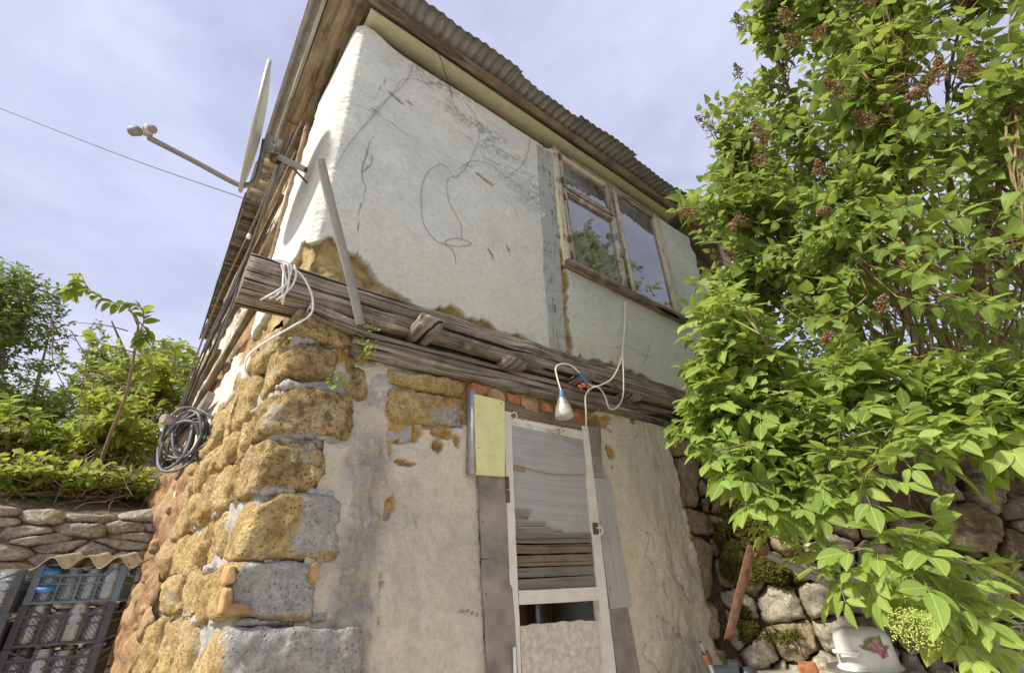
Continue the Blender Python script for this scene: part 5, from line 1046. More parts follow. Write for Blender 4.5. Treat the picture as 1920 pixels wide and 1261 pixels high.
# ------------------------------------------------------------------ odds and ends by the retaining wall
zw = 2.55
def rt(name, pts, r, mat, label, cat, n=10): return tag(obj(name, *tube(pts, r, n), MT[mat]), label, cat)
ang = empty('angle_iron', dep(1385, 1110, zw), 'rusty angle iron leaning on the boulders below the moss', 'iron bar')
a0, a1 = dep(1406, 1022, zw), dep(1366, 1198, zw - .12)
bar('flange', a0 + EX * .012, a1, .046, .006, MT['rust'], ang, up=tuple(EX), seg=10, jit=.002); bar('web', a0 - EX * .014 + ray(1385, 1110) * .016, a1 - EX * .022 + ray(1385, 1110) * .012, .035, .006, MT['rust'], ang, up=tuple(ray(1385, 1110)), seg=10, jit=.002)
rt('rusty_pipe', [dep(1416, 1026, zw + .02), dep(1480, 1058, zw), dep(1550, 1092, zw - .05), dep(1640, 1135, zw - .1)], .021, 'pole', 'long dull pipe running down right from the angle iron', 'pipe')
V, Fc = tube([dep(1410, 1022, zw), dep(1436, 1034, zw)], .026, 10); tag(obj('pipe_collar', V, Fc, MT['rust']), 'rusty collar joining pipe and angle iron', 'pipe fitting')
rt('pipe_stub', [dep(1846, 1040, 2.3), dep(1866, 1046, 2.32), dep(1905, 1060, 2.36)], .018, 'rust', 'short brown pipe stub poking out of the right boulders', 'pipe')
rt('grey_rail', [dep(1800, 1190, 2.0), dep(1870, 1228, 1.98), dep(1960, 1272, 1.95)], .027, 'pole', 'grey rail crossing the lower right corner behind leaves', 'rail')
tap = empty('garden_tap', dep(1325, 1230, 2.45), 'old brass pipe fitting standing by the wall foot', 'pipe fitting')
obj('stem', *tube([dep(1313, 1203, 2.45), dep(1322, 1222, 2.45)], .010, 8), MT['galv'], tap); obj('nut', *tube([dep(1322, 1222, 2.45), dep(1329, 1240, 2.45)], .020, 6), MT['brick'], tap); obj('riser', *tube([dep(1329, 1240, 2.45), dep(1345, 1275, 2.4), dep(1352, 1330, 2.35)], .014, 8), MT['galv'], tap)
p = dep(1368, 1262, 2.35); mt_ = empty('black_box', p, 'black plastic box at the foot of the wall', 'box')
obj('case', *merge([xform(box((-.07, -.06, -.12), (.045, .06, .03)), Matrix(basis(nrm(ray(1368, 1262) * (1, 1, 0)), (0, 0, 1), p))), xform(box((.0, -.05, -.12), (.05, .05, .055)), Matrix(basis(nrm(ray(1368, 1262) * (1, 1, 0)), (0, 0, 1), p)))]), MT['blackp'], mt_, smooth=False)
obj('knob', *xform(lathe([(0, .03), (.04, .025), (.05, 0), (.05, -.06)], 14), Matrix(basis((0, 1, 0), (0, 0, 1), dep(1402, 1262, 2.34)))), MT['blackp'], mt_)
p = dep(1520, 1258, 2.35); q_ = nrm(EX * (1, 1, 0)); o = rock('loose_brick', [p + q_ * -.06 + (0, 0, .035), p + q_ * .045 + (0, 0, .03), p + q_ * .045 + (0, 0, -.16), p + q_ * -.06 + (0, 0, -.16)], ray(1520, 1258) * (.1, .1, 0), MT['brick'], None, p=16, amp=.006, fr=12, res=(8, 6, 6)); tag(o, 'loose red brick left of the enamel pot', 'brick')
zp = 2.2; pc = dep(1632, 1250, zp); pot = empty('enamel_pot', pc, 'white enamel pot with a painted pink rose, upside down', 'pot')
R_, H_ = .125, .165
V, Fc = lathe([(R_ + .012, -.005), (R_ + .014, .003), (R_ + .004, .010), (R_, .02), (R_ - .004, H_ * .72), (R_ - .012, H_ * .86), (R_ - .035, H_ * .96), (R_ - .06, H_), (0, H_ + .002)], 48); obj('pot_body', V + pc, Fc, MT['enamel'], pot)
fd = -nrm(ray(1630, 1220) * (1, 1, 0)); rt_ = nrm(EX * (1, 1, 0)); sd = nrm(fd * .55 - rt_ * .84)
obj('handle', *tube(smooth_path([pc + sd * (R_ - .002) + np.cross((0, 0, 1), sd) * -.055 + (0, 0, .07), pc + sd * (R_ + .03) + np.cross((0, 0, 1), sd) * -.045 + (0, 0, .072), pc + sd * (R_ + .036) + (0, 0, .073), pc + sd * (R_ + .03) + np.cross((0, 0, 1), sd) * .045 + (0, 0, .072), pc + sd * (R_ - .002) + np.cross((0, 0, 1), sd) * .055 + (0, 0, .07)], 5), .009, 8), MT['enamel'], pot)
def decal(name, ang_, z_, a, b, mat, rot=0.0, nn=14):   # flat print lying on the curved side
    t_ = np.arange(nn) / nn * 6.283; rr_ = 1 + .18 * np.sin(t_ * 5 + rot * 3); u = a * rr_ * np.cos(t_); v = b * rr_ * np.sin(t_); u, v = u * math.cos(rot) - v * math.sin(rot), u * math.sin(rot) + v * math.cos(rot)
    u = np.append(u, 0); v = np.append(v, 0); b0_ = math.atan2(fd[1], fd[0]) + ang_ + u / R_; V = pc + np.stack([(R_ + .0012) * np.cos(b0_), (R_ + .0012) * np.sin(b0_), z_ + v], -1); obj(name, V, [(i, (i + 1) % nn, nn) for i in range(nn)], MT[mat], pot)
MT['rose'] = m_simple('printed_rose', (.40, .17, .25), .3, var=.7, sc=60, bump=0); MT['printleaf'] = m_simple('printed_leaf', (.20, .23, .07), .3, var=.6, sc=60, bump=0)
decal('rose_print', .42, .095, .034, .027, 'rose'); decal('rose_print', .60, .072, .026, .022, 'rose', .6)
for a_, z_, r_ in ((.16, .11, .8), (.08, .09, -.3), (.25, .12, .3), (.62, .118, 1.2), (.75, .09, .2), (.4, .125, .1)): decal('leaf_print', a_, z_, .026, .009, 'printleaf', r_)
ty = empty('steel_tray', pc - np.array((0, 0, .02)), 'eight sided steel tray under the enamel pot', 'tray')
V, Fc = lathe([(.10, .0), (.165, -.004), (.195, .010), (.201, .008), (.192, -.006), (.165, -.014), (.0, -.012)], 8); obj('tray_rim', V + pc - (0, 0, .006), Fc, MT['steel'], ty, smooth=False)
bs = empty('enamel_basin', pc - np.array((0, 0, .2)), 'white enamel basin below the steel tray', 'basin'); V, Fc = lathe([(0, -.21), (.10, -.21), (.13, -.15), (.148, -.03), (.158, -.028), (.156, -.022), (.143, -.025)], 40); obj('basin_wall', V + pc, Fc, MT['enamel'], bs)
p = dep(1908, 1165, 1.9); tag(obj('wire_hook', *tube(smooth_path([p + EX * a * .01 - EYV * b * .01 for a, b in ((-4, 1), (-2, 2.2), (1, 2), (3, .8), (1.5, -.6), (-1.5, .2), (-3, .9), (-1, .2), (1.5, -3), (2.5, -8), (1, -16))], 6), .0028, 6), MT['galv']), 'twisted galvanised wire hook at the right edge', 'wire hook')
# ------------------------------------------------------------------ leaves and bushes
def leaf_mesh(kind, n=5, fold=.25, curl=.25, twist=0.0, tint=.5):
    """unit leaf along +Y, upper side +Z: outline of the kind, folded on the midrib, drooping at the tip"""
    t = np.linspace(0, 1, n + 1)
    if kind == 'heart': w = .40 * np.sin(np.pi * np.clip(t ** .55, 0, 1)) ** .9 * (1 - .25 * t) + .0
    elif kind == 'lance': w = .255 * np.sin(np.pi * t ** .82) ** .8
    else: w = .26 * np.sin(np.pi * t ** .8)
    w[0] = .02 if kind != 'heart' else .08; w[-1] = 0.0
    z = -curl * t ** 2; y = t * (1 - .12 * curl)
    if kind == 'heart': y = y - np.where(t < .01, 0, 0)
    V, uv = [], []
    for i in range(n + 1):
        zz_ = z[i] + fold * w[i]; ser = .0
        yb = y[i] - (.06 if (kind == 'heart' and i == 1) else 0)
        V += [(-w[i], yb, zz_ + twist * w[i]), (0, y[i], z[i]), (w[i], yb, zz_ - twist * w[i])]; uv += [(.5 - w[i], t[i]), (.5, t[i]), (.5 + w[i], t[i])]
    f = []
    for i in range(n):
        a = i * 3
        if i < n - 1: f += [(a, a + 1, a + 4), (a, a + 4, a + 3), (a + 1, a + 2, a + 5), (a + 1, a + 5, a + 4)]
        else: f += [(a, a + 1, a + 4), (a + 1, a + 2, a + 4)]
    return np.array(V), np.array(f), np.array(uv)
def variants(kind, name, mat, k=8, n=5, folds=(.1, .5), curls=(.05, .45)):
    out = []
    for i in range(k):
        V, f, uv = leaf_mesh(kind, n, rng.uniform(*folds), rng.uniform(*curls), rng.uniform(-.25, .25)); ti = (i + .5) / k
        out.append((V, f, uv, [mesh(name, V, f, mat, uv, {'tint': np.full(len(V), tt)}) for tt in (.12, .32, .5, .7, .92)]))
    return out
def place_leaves(parent, vs, mats, tints, sizes, name, mat, nobj=300, rest='foliage', score=None):
    """the leaves that show largest become objects of their own, the rest one joined part"""
    mats = np.asarray(mats); n_ = len(mats); pos = mats[:, :3, 3]; c = (pos - EYE); zc = c @ EZV; px = CX + F * (c @ EX) / zc; py = CY + F * (c @ EYV) / zc
    ok = (zc > .2) & (px > -20) & (px < 1940) & (py > -20) & (py < 1280); sc_ = np.where(ok, np.asarray(sizes) / np.maximum(zc, .2), 0)
    if score is not None: sc_ = sc_ * score
    order = np.argsort(-sc_); big = order[:nobj]; small = order[nobj:]; kv = rng.integers(0, len(vs), n_); inv = wm(parent).inverted()
    for i in big:
        o = bpy.data.objects.new(name, vs[kv[i]][3][int(np.clip(tints[i] * 5, 0, 4))]); COL.objects.link(o); o.parent = parent; o.matrix_parent_inverse = inv; o.matrix_world = Matrix(mats[i]); o.matrix_basis = Matrix(mats[i])
    if len(small) == 0: return
    Vs, Fs, Us, Ts, off = [], [], [], [], 0
    for k in range(len(vs)):
        idx = small[kv[small] == k]
        if len(idx) == 0: continue
        V, f, uv, _ = vs[k]; W = np.einsum('nij,vj->nvi', mats[idx, :3, :3], V) + mats[idx, None, :3, 3]; m_ = len(V)
        Vs.append(W.reshape(-1, 3)); Fs.append((f[None] + (np.arange(len(idx)) * m_)[:, None, None]).reshape(-1, 3) + off); off += len(idx) * m_
        Us.append(np.tile(uv, (len(idx), 1))); Ts.append(np.repeat(np.asarray(tints)[idx], m_))
    o = obj(rest, np.concatenate(Vs), np.concatenate(Fs), mat, parent, uv=np.concatenate(Us), attrs={'tint': np.concatenate(Ts)}); tag(o, kind='stuff')
UP = np.array((0, 0, 1.0)); CAMD = nrm((-.45, -.75, 0.0))
def leaf_at(p, ax, size, up=UP, jitter=.35):
    ax = nrm(ax); z = nrm(up + rng.normal(0, jitter, 3)); return basis(ax, z, p, size)
def lilac_twig(a, d, L, n, size, out, stems, droop=.35, r=.004):
    d = nrm(d); pts = [np.array(a)]; cur = d.copy()
    for k in range(4): cur = nrm(cur + rng.normal(0, .10, 3) + UP * .03); pts.append(pts[-1] + cur * L / 4)
    P = np.array(pts); stems.append((P, np.linspace(r, r * .45, 5)))
    sd = nrm(np.cross(d, rng.normal(0, 1, 3)))
    for k in range(n):
        t = .15 + .85 * (k + .5) / n; i = min(int(t * 4), 3); p = P[i] + (P[i + 1] - P[i]) * (t * 4 - i); dd_ = nrm(P[i + 1] - P[i]); s1 = sd if k % 2 == 0 else nrm(np.cross(dd_, sd))
        for sg in (-1, 1):
            if rng.random() < .06: continue
            ax = nrm(s1 * sg * .9 + dd_ * .45 + UP * rng.uniform(-.55, .05) * (1 + droop) + CAMD * .22); sz = size * rng.uniform(.6, 1.15) * (1 - .25 * t)
            out.append((leaf_at(p + ax * .012, ax, sz, UP * .7 + CAMD * .9, .45), sz))
    ax = nrm(cur + UP * -.2); out.append((leaf_at(P[-1], ax, size * .6), size * .6)); return P[-1], cur
def elder_leaf(p, ax, L, size, out, stems, pairs=3):
    ax = nrm(ax); sd = nrm(np.cross(ax, UP + rng.normal(0, .25, 3))); q = p + ax * L; mid = (p + q) / 2 + UP * L * .10; q = q - UP * L * .12
    stems.append((np.array([p, mid, q]), np.array([.0028, .002, .0012]))); up = nrm(np.cross(sd, ax)); up = up if up[2] > 0 else -up
    up = nrm(up + CAMD * .35 + rng.normal(0, .15, 3))
    for k in range(pairs):
        t = .32 + .58 * k / max(pairs - 1, 1); c = (1 - t) ** 2 * p + 2 * t * (1 - t) * mid + t * t * q
        for sg in (-1, 1):
            a_ = nrm(ax * .55 + sd * sg * rng.uniform(.75, 1.1) - UP * rng.uniform(.05, .5)); s_ = size * rng.uniform(.75, 1.1); out.append((leaf_at(c + a_ * .006, a_, s_, up, .28), s_))
    a_ = nrm(ax - UP * rng.uniform(.1, .5)); out.append((leaf_at(q, a_, size * 1.15, up, .25), size * 1.15))
def stems_obj(name, stems, mat, parent, n=5, kind=None):
    V, Fc = merge([tube(P, r, n) for P, r in stems]); o = obj(name, V, Fc, mat, parent)
    return tag(o, kind='stuff')
def inpoly(x, y, poly): return polydist(np.array([[x, y]], float), poly)[0]
VH = variants('heart', 'leaf', MT['lilac'], folds=(.02, .35), curls=(.05, .55)); VL = variants('lance', 'leaflet', MT['elder'], n=6, folds=(.05, .4), curls=(.05, .5)); VN = variants('lance', 'leaf', MT['sap'], n=4, curls=(.1, .6)); VS = variants('oval', 'leaf', MT['sap'], n=4); VF = variants('oval', 'leaf', MT['far'], k=4, n=2)
# ---- lilac: many upright stems on the bank, crown leaning over towards the house
lil = empty('lilac_bush', (4.5, 1.6, 2.2), 'tall lilac bush with heart shaped leaves and brown dried blossom', 'lilac bush')
LP = [(1395, -60), (1385, 40), (1420, 120), (1375, 170), (1320, 225), (1365, 265), (1330, 320), (1345, 350), (1270, 372), (1248, 395), (1290, 420), (1365, 430), (1380, 490), (1310, 560), (1330, 620), (1420, 640), (1600, 620), (1720, 660), (1950, 700), (2300, 700), (2300, -200), (1395, -200)]
roots = [dep(x, y, z) for x, y, z in ((1700, 690, 3.5), (1760, 720, 3.3), (1820, 740, 3.2), (1880, 760, 3.1), (1950, 760, 3.2), (1640, 680, 3.6), (1790, 700, 3.7), (1990, 760, 3.4))]
main = []; nodes = []
for (r0, (tx_, ty_, tz_)) in zip(roots + roots[:6], [(1440, 60, 3.0), (1530, -40, 2.9), (1700, -80, 2.5), (1830, -60, 2.3), (2050, -60, 2.5), (1360, 300, 3.2), (1620, -60, 3.3), (2150, 100, 2.7), (1300, 400, 2.8), (1480, 240, 3.4), (1660, 180, 2.3), (1900, 200, 2.1), (1400, 520, 2.9), (1580, 420, 2.6)]):
    e = dep(tx_, ty_, tz_); m1 = r0 * .62 + e * .38 + UP * .25 + rng.normal(0, .06, 3); m2 = r0 * .25 + e * .75 + UP * .16 + rng.normal(0, .06, 3)
    P = smooth_path([r0, r0 * .85 + m1 * .15 + UP * .15, m1, m2, e], 6); main.append((P, np.linspace(.026, .006, len(P)) * rng.uniform(.7, 1.1))); nodes += [(p, i / len(P)) for i, p in enumerate(P) if i > 5]
for P, r in main: V, Fc = tube(P, r, 8); obj('stem', V, Fc, MT['bark'], lil)
for i in range(34):      # thin straight suckers in the shade of the crown
    x = rng.uniform(1640, 1960); z = rng.uniform(2.7, 3.6); a = dep(x, rng.uniform(640, 720), z); b = dep(x + rng.uniform(-120, 60), rng.uniform(150, 420), z + rng.uniform(-.2, .2)); V, Fc = tube(smooth_path([a, (a + b) / 2 + rng.normal(0, .05, 3), b], 4), np.linspace(.011, .005, 9) * rng.uniform(.6, 1.2), 6); obj('stem', V, Fc, MT['bark'], lil)
ND = np.array([p for p, _ in nodes]); out = []; st = []; twn = 0; heads = []
tries = 0
while twn < 1650 and tries < 60000:
    tries += 1; x, y = rng.uniform(1240, 2200), rng.uniform(-170, 690)
    dpl = inpoly(x, y, LP)
    if dpl < 4: continue
    if twn % 2 == 0 and (x > 1650 or y > 630): continue
    if y > 380 and x > 1620 and rng.random() < .55: continue          # the hollow with the bare stems
    cl = vnoise(np.array([[x / 85., y / 85., 3.3]]), 77)[0]
    if cl < -.30 + .10 * (y < 300) * (x < 1700) and rng.random() < .75: continue
    zmin = 2.9 - .9 * sstep(1350, 1800, x) - .25 * sstep(250, 550, y); z = zmin + abs(rng.normal(0, .55)); tip = dep(x, y, min(z, 4.2))
    j = np.argmin(((ND - tip) ** 2).sum(1) + .2 * (ND[:, 2] > tip[2])); base = ND[j]; dv = tip - base; L = np.linalg.norm(dv)
    if L > .45: a = tip - dv / L * .38 - UP * .08; st.append((smooth_path([base, (base + a) / 2 + UP * .05 + rng.normal(0, .03, 3), a], 3), np.linspace(.007, .004, 7)))
    else: a = base
    e, cur = lilac_twig(a, tip - a + rng.normal(0, .06, 3) + UP * .05, max(.16, np.linalg.norm(tip - a)), int(rng.integers(3, 6)), rng.uniform(.068, .125), out, st)
    twn += 1; heads.append((e, cur, x, y, z))
for k in range(800):          # the far side of the crown, behind the bare stems
    x, y = rng.uniform(1380, 2150), rng.uniform(260, 760); tip = dep(x, y, rng.uniform(3.5, 4.7)); lilac_twig(tip - nrm(rng.normal(0, 1, 3) + UP * .3) * .3, UP * .4 + rng.normal(0, .6, 3), .3, int(rng.integers(3, 6)), rng.uniform(.08, .125), out, st)
mats = np.array([o[0] for o in out]); sz = np.array([o[1] for o in out]); tn = np.clip(.42 + .28 * fbm(mats[:, :3, 3], 1.6, 2, 701) + rng.normal(0, .16, len(out)), 0, 1)
print('lilac', len(out)); place_leaves(lil, VH, mats, tn, sz, 'leaf', MT['lilac'])
stems_obj('twigs', st, MT['bark'], lil, 4)
def panicle(p, d, L, n, mat, parent):
    parts = []; d = nrm(d); parts.append(tube(np.array([p, p + d * L]), [.003, .001], 4))
    for k in range(n):
        t = rng.random() ** .8; w = (1 - t) * L * .42 + .008; c = p + d * L * t; o_ = rng.normal(0, 1, 3); o_ = nrm(o_ - d * (o_ @ d) + d * .3); q = c + o_ * w * rng.uniform(.3, 1)
        if k % 3 == 0: parts.append(tube(np.array([c, q]), [.0016, .0008], 3))
        s_ = rng.uniform(.0035, .0065); parts.append((q + np.array([(0, 0, 1.3), (1, 0, -.3), (-.5, .87, -.3), (-.5, -.87, -.3)]) * s_ @ np.array(Matrix.Rotation(rng.uniform(0, 6), 3, rng.normal(0, 1, 3)))))
    Vq = []; Fq = []; off = 0
    for q in parts:
        if isinstance(q, tuple):
            v, f = q; f = np.concatenate([f[:, [0, 1, 2]], f[:, [0, 2, 3]]])
        else: v = q; f = np.array([(0, 1, 2), (0, 2, 3), (0, 3, 1), (1, 3, 2)])
        Vq.append(v); Fq.append(f + off); off += len(v)
    obj('dried_flower_head', np.concatenate(Vq), np.concatenate(Fq), mat, parent)
for (x, y, z, dx, dy, L, g) in [(1345, 245, 2.95, -45, -30, .16, 1), (1390, 150, 3.0, -15, -35, .11, 1), (1400, 60, 3.0, -30, -45, .14, 1), (1440, 20, 3.0, 5, -40, .13, 1), (1310, 395, 2.6, -40, 5, .13, 0), (1390, 400, 2.6, -10, 20, .11, 0), (1440, 275, 2.5, -10, -15, .14, 0), (1520, 75, 2.5, 20, -20, .11, 0), (1500, 85, 2.6, -15, -10, .10, 0), (1590, 185, 2.1, -25, -20, .13, 0), (1640, 235, 2.1, -25, -15, .11, 0), (1760, 160, 1.9, 0, -40, .11, 0), (1810, 150, 1.9, 8, -45, .10, 0), (1735, 170, 1.95, -15, 5, .08, 0), (1470, 50, 2.7, 0, -35, .12, 0), (1640, 10, 2.3, -10, -20, .12, 0), (1380, 480, 2.6, -20, -10, .07, 0), (1540, 330, 2.3, -5, -18, .08, 0), (1560, 395, 2.3, -25, 3, .07, 0), (1650, 590, 2.0, 5, -25, .08, 0), (1560, 620, 2.1, -12, 18, .07, 0), (1410, 310, 2.7, 20, -15, .10, 0)]:
    p = dep(x, y, z - .15); panicle(p, nrm(dep(x + dx, y + dy, z - .15) - p), L, 150 if not g else 120, MT['driedg' if g else 'dried'], lil)
# ---- elder: bright compound leaves hanging over the retaining wall
eld = empty('elder_bush', (3.6, 1.3, 2.1), 'bright green elder bush hanging over the stone wall', 'elder bush')
EP = [(1262, 535), (1335, 505), (1400, 545), (1500, 640), (1560, 580), (1700, 640), (1950, 640), (2250, 660), (2250, 960), (1935, 925), (1900, 860), (1800, 840), (1700, 860), (1640, 895), (1600, 950), (1540, 975), (1450, 975), (1395, 920), (1330, 890), (1300, 840), (1258, 800), (1248, 740), (1285, 680), (1290, 620)]
out = []; st = []; canes = []
eroots = [dep(1560, 900, 2.75), dep(1640, 890, 2.7), dep(1720, 880, 2.7), dep(1830, 860, 2.7), dep(1480, 900, 2.9), dep(1950, 850, 2.6)]
EN = []
for k in range(26):
    r0 = eroots[k % 6]; x, y = rng.uniform(1330, 2050), rng.uniform(560, 900)
    if inpoly(x, y, EP) < 12: continue
    e = dep(x, y, rng.uniform(1.75, 2.5)); P = smooth_path([r0, r0 * .55 + e * .45 + UP * .16, e], 6); canes.append((P, np.linspace(.011, .004, len(P)))); EN += list(P[4:])
EN = np.array(EN); tries = n_tw = 0
def elder_shoot(tip, dirv, nl, size, L=.13):
    dirv = nrm(dirv); b = tip - dirv * .15; st.append((np.array([b, (b + tip) / 2 + UP * .01, tip]), np.array([.0045, .004, .003]))); ph = rng.uniform(0, 6.28)
    sx_ = nrm(np.cross(dirv, UP + rng.normal(0, .2, 3))); sy_ = np.cross(dirv, sx_)
    for k in range(nl):
        t = (k // 2) / max(1, (nl + 1) // 2); a_ = ph + (k % 2) * np.pi + (k // 2) * 1.57; rad = sx_ * math.cos(a_) + sy_ * math.sin(a_)
        elder_leaf(b + (tip - b) * (.2 + .8 * t), rad * (1 - .45 * t) + dirv * (.25 + .7 * t) - UP * .12 + CAMD * .3, L * (1 - .35 * t), size * (1 - .25 * t), out, st, int(rng.integers(2, 4)))
while n_tw < 245 and tries < 12000:
    tries += 1; x, y = rng.uniform(1215, 2150), rng.uniform(490, 1000)
    if n_tw % 4 == 0 and x > 1450: continue
    if inpoly(x, y, EP) < 26: continue
    if y < 640 and rng.random() < .35: continue
    z = 2.35 - .5 * sstep(1300, 1750, x) - .30 * sstep(650, 900, y) + abs(rng.normal(0, .30)); tip = dep(x, y, z); j = np.argmin(((EN - tip) ** 2).sum(1)); base = EN[j]; dv = tip - base
    if np.linalg.norm(dv) > .22: st.append((smooth_path([base, (base + tip) / 2 + UP * .03, tip - nrm(dv) * .1], 3), np.linspace(.006, .004, 7)))
    elder_shoot(tip, nrm(dv) * .6 + CAMD * .5 + UP * .35 + rng.normal(0, .2, 3), int(rng.integers(4, 7)), rng.uniform(.062, .108)); n_tw += 1
mats = np.array([o[0] for o in out]); sz = np.array([o[1] for o in out]); tn = np.clip(.45 + .35 * fbm(mats[:, :3, 3], 2.2, 2, 711) + rng.normal(0, .13, len(out)), 0, 1)
print('elder', len(out)); place_leaves(eld, VL, mats, tn, sz, 'leaflet', MT['elder'])
for P, r in canes: V, Fc = tube(P, r, 6); obj('cane', V, Fc, MT['bark'], eld)
stems_obj('shoots', st, MT['gtwig'], eld, 4)
# near shoots in front of the wall and the pot
eld2 = empty('elder_shoot', (3.4, .8, 1.0), 'large near elder branch with a green flower head above the enamel pot', 'elder branch')
out = []; st = []
for (x, y, z, dx, dy, n_, s_, L) in [(1555, 1085, 1.75, -60, 20, 6, .10, .15), (1720, 1000, 1.6, 10, -60, 7, .125, .19), (1640, 1060, 1.62, -50, 30, 6, .115, .17), (1780, 1120, 1.6, 60, 40, 6, .11, .17), (1790, 1175, 1.5, 30, 50, 6, .105, .15), (1880, 1180, 1.55, 50, 30, 5, .10, .15), (1790, 1235, 1.45, -10, 30, 5, .095, .14), (1840, 1060, 1.7, 60, -10, 4, .10, .14), (1500, 1040, 1.85, -60, 10, 5, .09, .12), (1430, 1000, 2.0, -40, 30, 5, .085, .11), (1900, 1080, 1.8, 10, -30, 5, .09, .12), (1650, 1110, 1.8, -30, 10, 4, .09, .12), (1730, 1080, 1.7, 20, 20, 5, .10, .15)]:
    tip = dep(x, y, z); elder_shoot(tip, dep(x + dx, y + dy, z - .04) - tip, n_, s_ * .86, L * .92)
r0 = dep(1990, 1230, 1.75)
for (x, y, z) in ((1555, 1085, 1.75), (1720, 1000, 1.6), (1790, 1175, 1.5), (1430, 1000, 2.0), (1880, 1180, 1.55)):
    e = dep(x, y, z); st.append((smooth_path([r0, (r0 + e) / 2 + UP * .05, e], 6), np.linspace(.007, .003, 13)))
mats = np.array([o[0] for o in out]); sz = np.array([o[1] for o in out]); tn = np.clip(.40 + .35 * fbm(mats[:, :3, 3], 3.2, 2, 712) + rng.normal(0, .12, len(out)), 0, 1)
place_leaves(eld2, VL, mats, tn, sz, 'leaflet', MT['elder'], rest='leaflets'); stems_obj('shoots', st, MT['gtwig'], eld2, 5)
c = dep(1718, 1178, 1.42); n_ = 420; a_ = rng.random(n_) * 6.283; r_ = .085 * np.sqrt(rng.random(n_)); B = c + r_[:, None] * (np.cos(a_)[:, None] * nrm(EX) + np.sin(a_)[:, None] * nrm(np.cross(EX, ray(1718, 1178))) * .62) + rng.normal(0, .007, (n_, 3)); parts = []
hb = c + np.array((.03, .05, -.07))
for i in range(n_): parts.append((B[i] + np.array([(0, 0, 1), (1, 0, 0), (0, 1, 0), (-1, 0, 0), (0, -1, 0), (0, 0, -1)]) * .0030, np.array([(0, 1, 2), (0, 2, 3), (0, 3, 4), (0, 4, 1), (5, 2, 1), (5, 3, 2), (5, 4, 3), (5, 1, 4)])))
V, Fc = merge(parts); obj('flower_head', V, Fc, MT['flower'], eld2)
stems_obj('flower_stalk', [(np.array([hb, hb * .3 + B[i] * .7, B[i]]), np.array([.0022, .001, .0007])) for i in range(0, n_, 7)], MT['gtwig'], eld2, 3)
# dry roots and stalks hanging over the right wall
st = []
for i in range(60):
    x, y = rng.uniform(1560, 1930), rng.uniform(850, 940); a = onP(x, y, WA + np.array((0, 0, 1.0)), WN) + WN * rng.uniform(.08, .2); P = [a]; d = nrm(np.array((rng.normal(0, .5), rng.normal(0, .5), -1)))
    for k in range(5): d = nrm(d + rng.normal(0, .3, 3)); P.append(P[-1] + d * rng.uniform(.03, .09))
    st.append((np.array(P), np.linspace(.0028, .0012, 6)))
tag(stems_obj('dry_stalks', st, MT['twig'], None, 4, 'stuff'), 'dry brown stalks and roots over the stone wall', 'dry stalks')
# weeds rooted in the joints of the pillar
for i, (x, y, Y, s_, n_, lb) in enumerate([(640, 606, 1.93, .022, 14, 'tiny weed on top of the pillar left of the pipe foot'), (684, 640, 1.92, .026, 44, 'largest weed trailing down the beam end by the pipe foot'), (628, 716, 1.93, .03, 16, 'small weed sprouting from the joint between two blocks'), (520, 655, 1.94, .02, 12, 'small weed in the joint left of the top block'), (690, 615, 1.9, .022, 10, 'small weed above the trailing weed on the beam')]):
    c = onY(x, y, Y); wd = empty('weed', c, lb, 'weed', 'weeds rooted in the stone joints'); ms = []
    for k in range(n_):
        p = c + np.array((rng.normal(0, .022), rng.normal(0, .012) - .015, rng.normal(0, .018) - (.10 * rng.random() if n_ > 20 else 0))); ax = nrm(np.array((rng.normal(0, .8), -.6, rng.normal(.1, .5)))); ms.append(leaf_at(p, ax, s_ * rng.uniform(.7, 1.3), UP * .5 + CAMD, .4))
    place_leaves(wd, VL, ms, np.full(n_, .7), np.full(n_, s_), 'leaf', MT['elder']); stems_obj('stem', [(np.array([c + (0, .03, 0), m_[:3, 3]]), np.array([.0015, .001])) for m_ in ms[::2]], MT['gtwig'], wd, 3)
# ---- left bank: saplings, bramble mass, trees behind
def twig_leaves(P, n, size, out, spread=.9, droop=.2):
    for k in range(n):
        t = .25 + .75 * (k + .5) / n * (len(P) - 1) / (len(P) - 1); f_ = t * (len(P) - 1); i = min(int(f_), len(P) - 2); p = P[i] + (P[i + 1] - P[i]) * (f_ - i); d = nrm(P[i + 1] - P[i]); sd = nrm(np.cross(d, UP + rng.normal(0, .4, 3))) * (1 if k % 2 else -1)
        ax = nrm(sd * spread + d * .6 - UP * rng.uniform(-.1, .5) * (droop * 3)); s_ = size * rng.uniform(.7, 1.2); out.append((leaf_at(p, ax, s_, UP + CAMD * .4, .4), s_))
sap = empty('sapling', dep(190, 880, 4.6), 'thin young tree with sparse leaf sprays against the sky, left of the house', 'sapling'); out = []; st = []
def pth(pts): return smooth_path([dep(*p) for p in pts], 5)
trunk = pth([(178, 900, 4.7), (205, 820, 4.6), (238, 735, 4.5), (255, 640, 4.4), (258, 600, 4.4), (240, 580, 4.4)]); V, Fc = tube(trunk, np.linspace(.020, .006, len(trunk)), 7); obj('trunk', V, Fc, MT['twig'], sap)
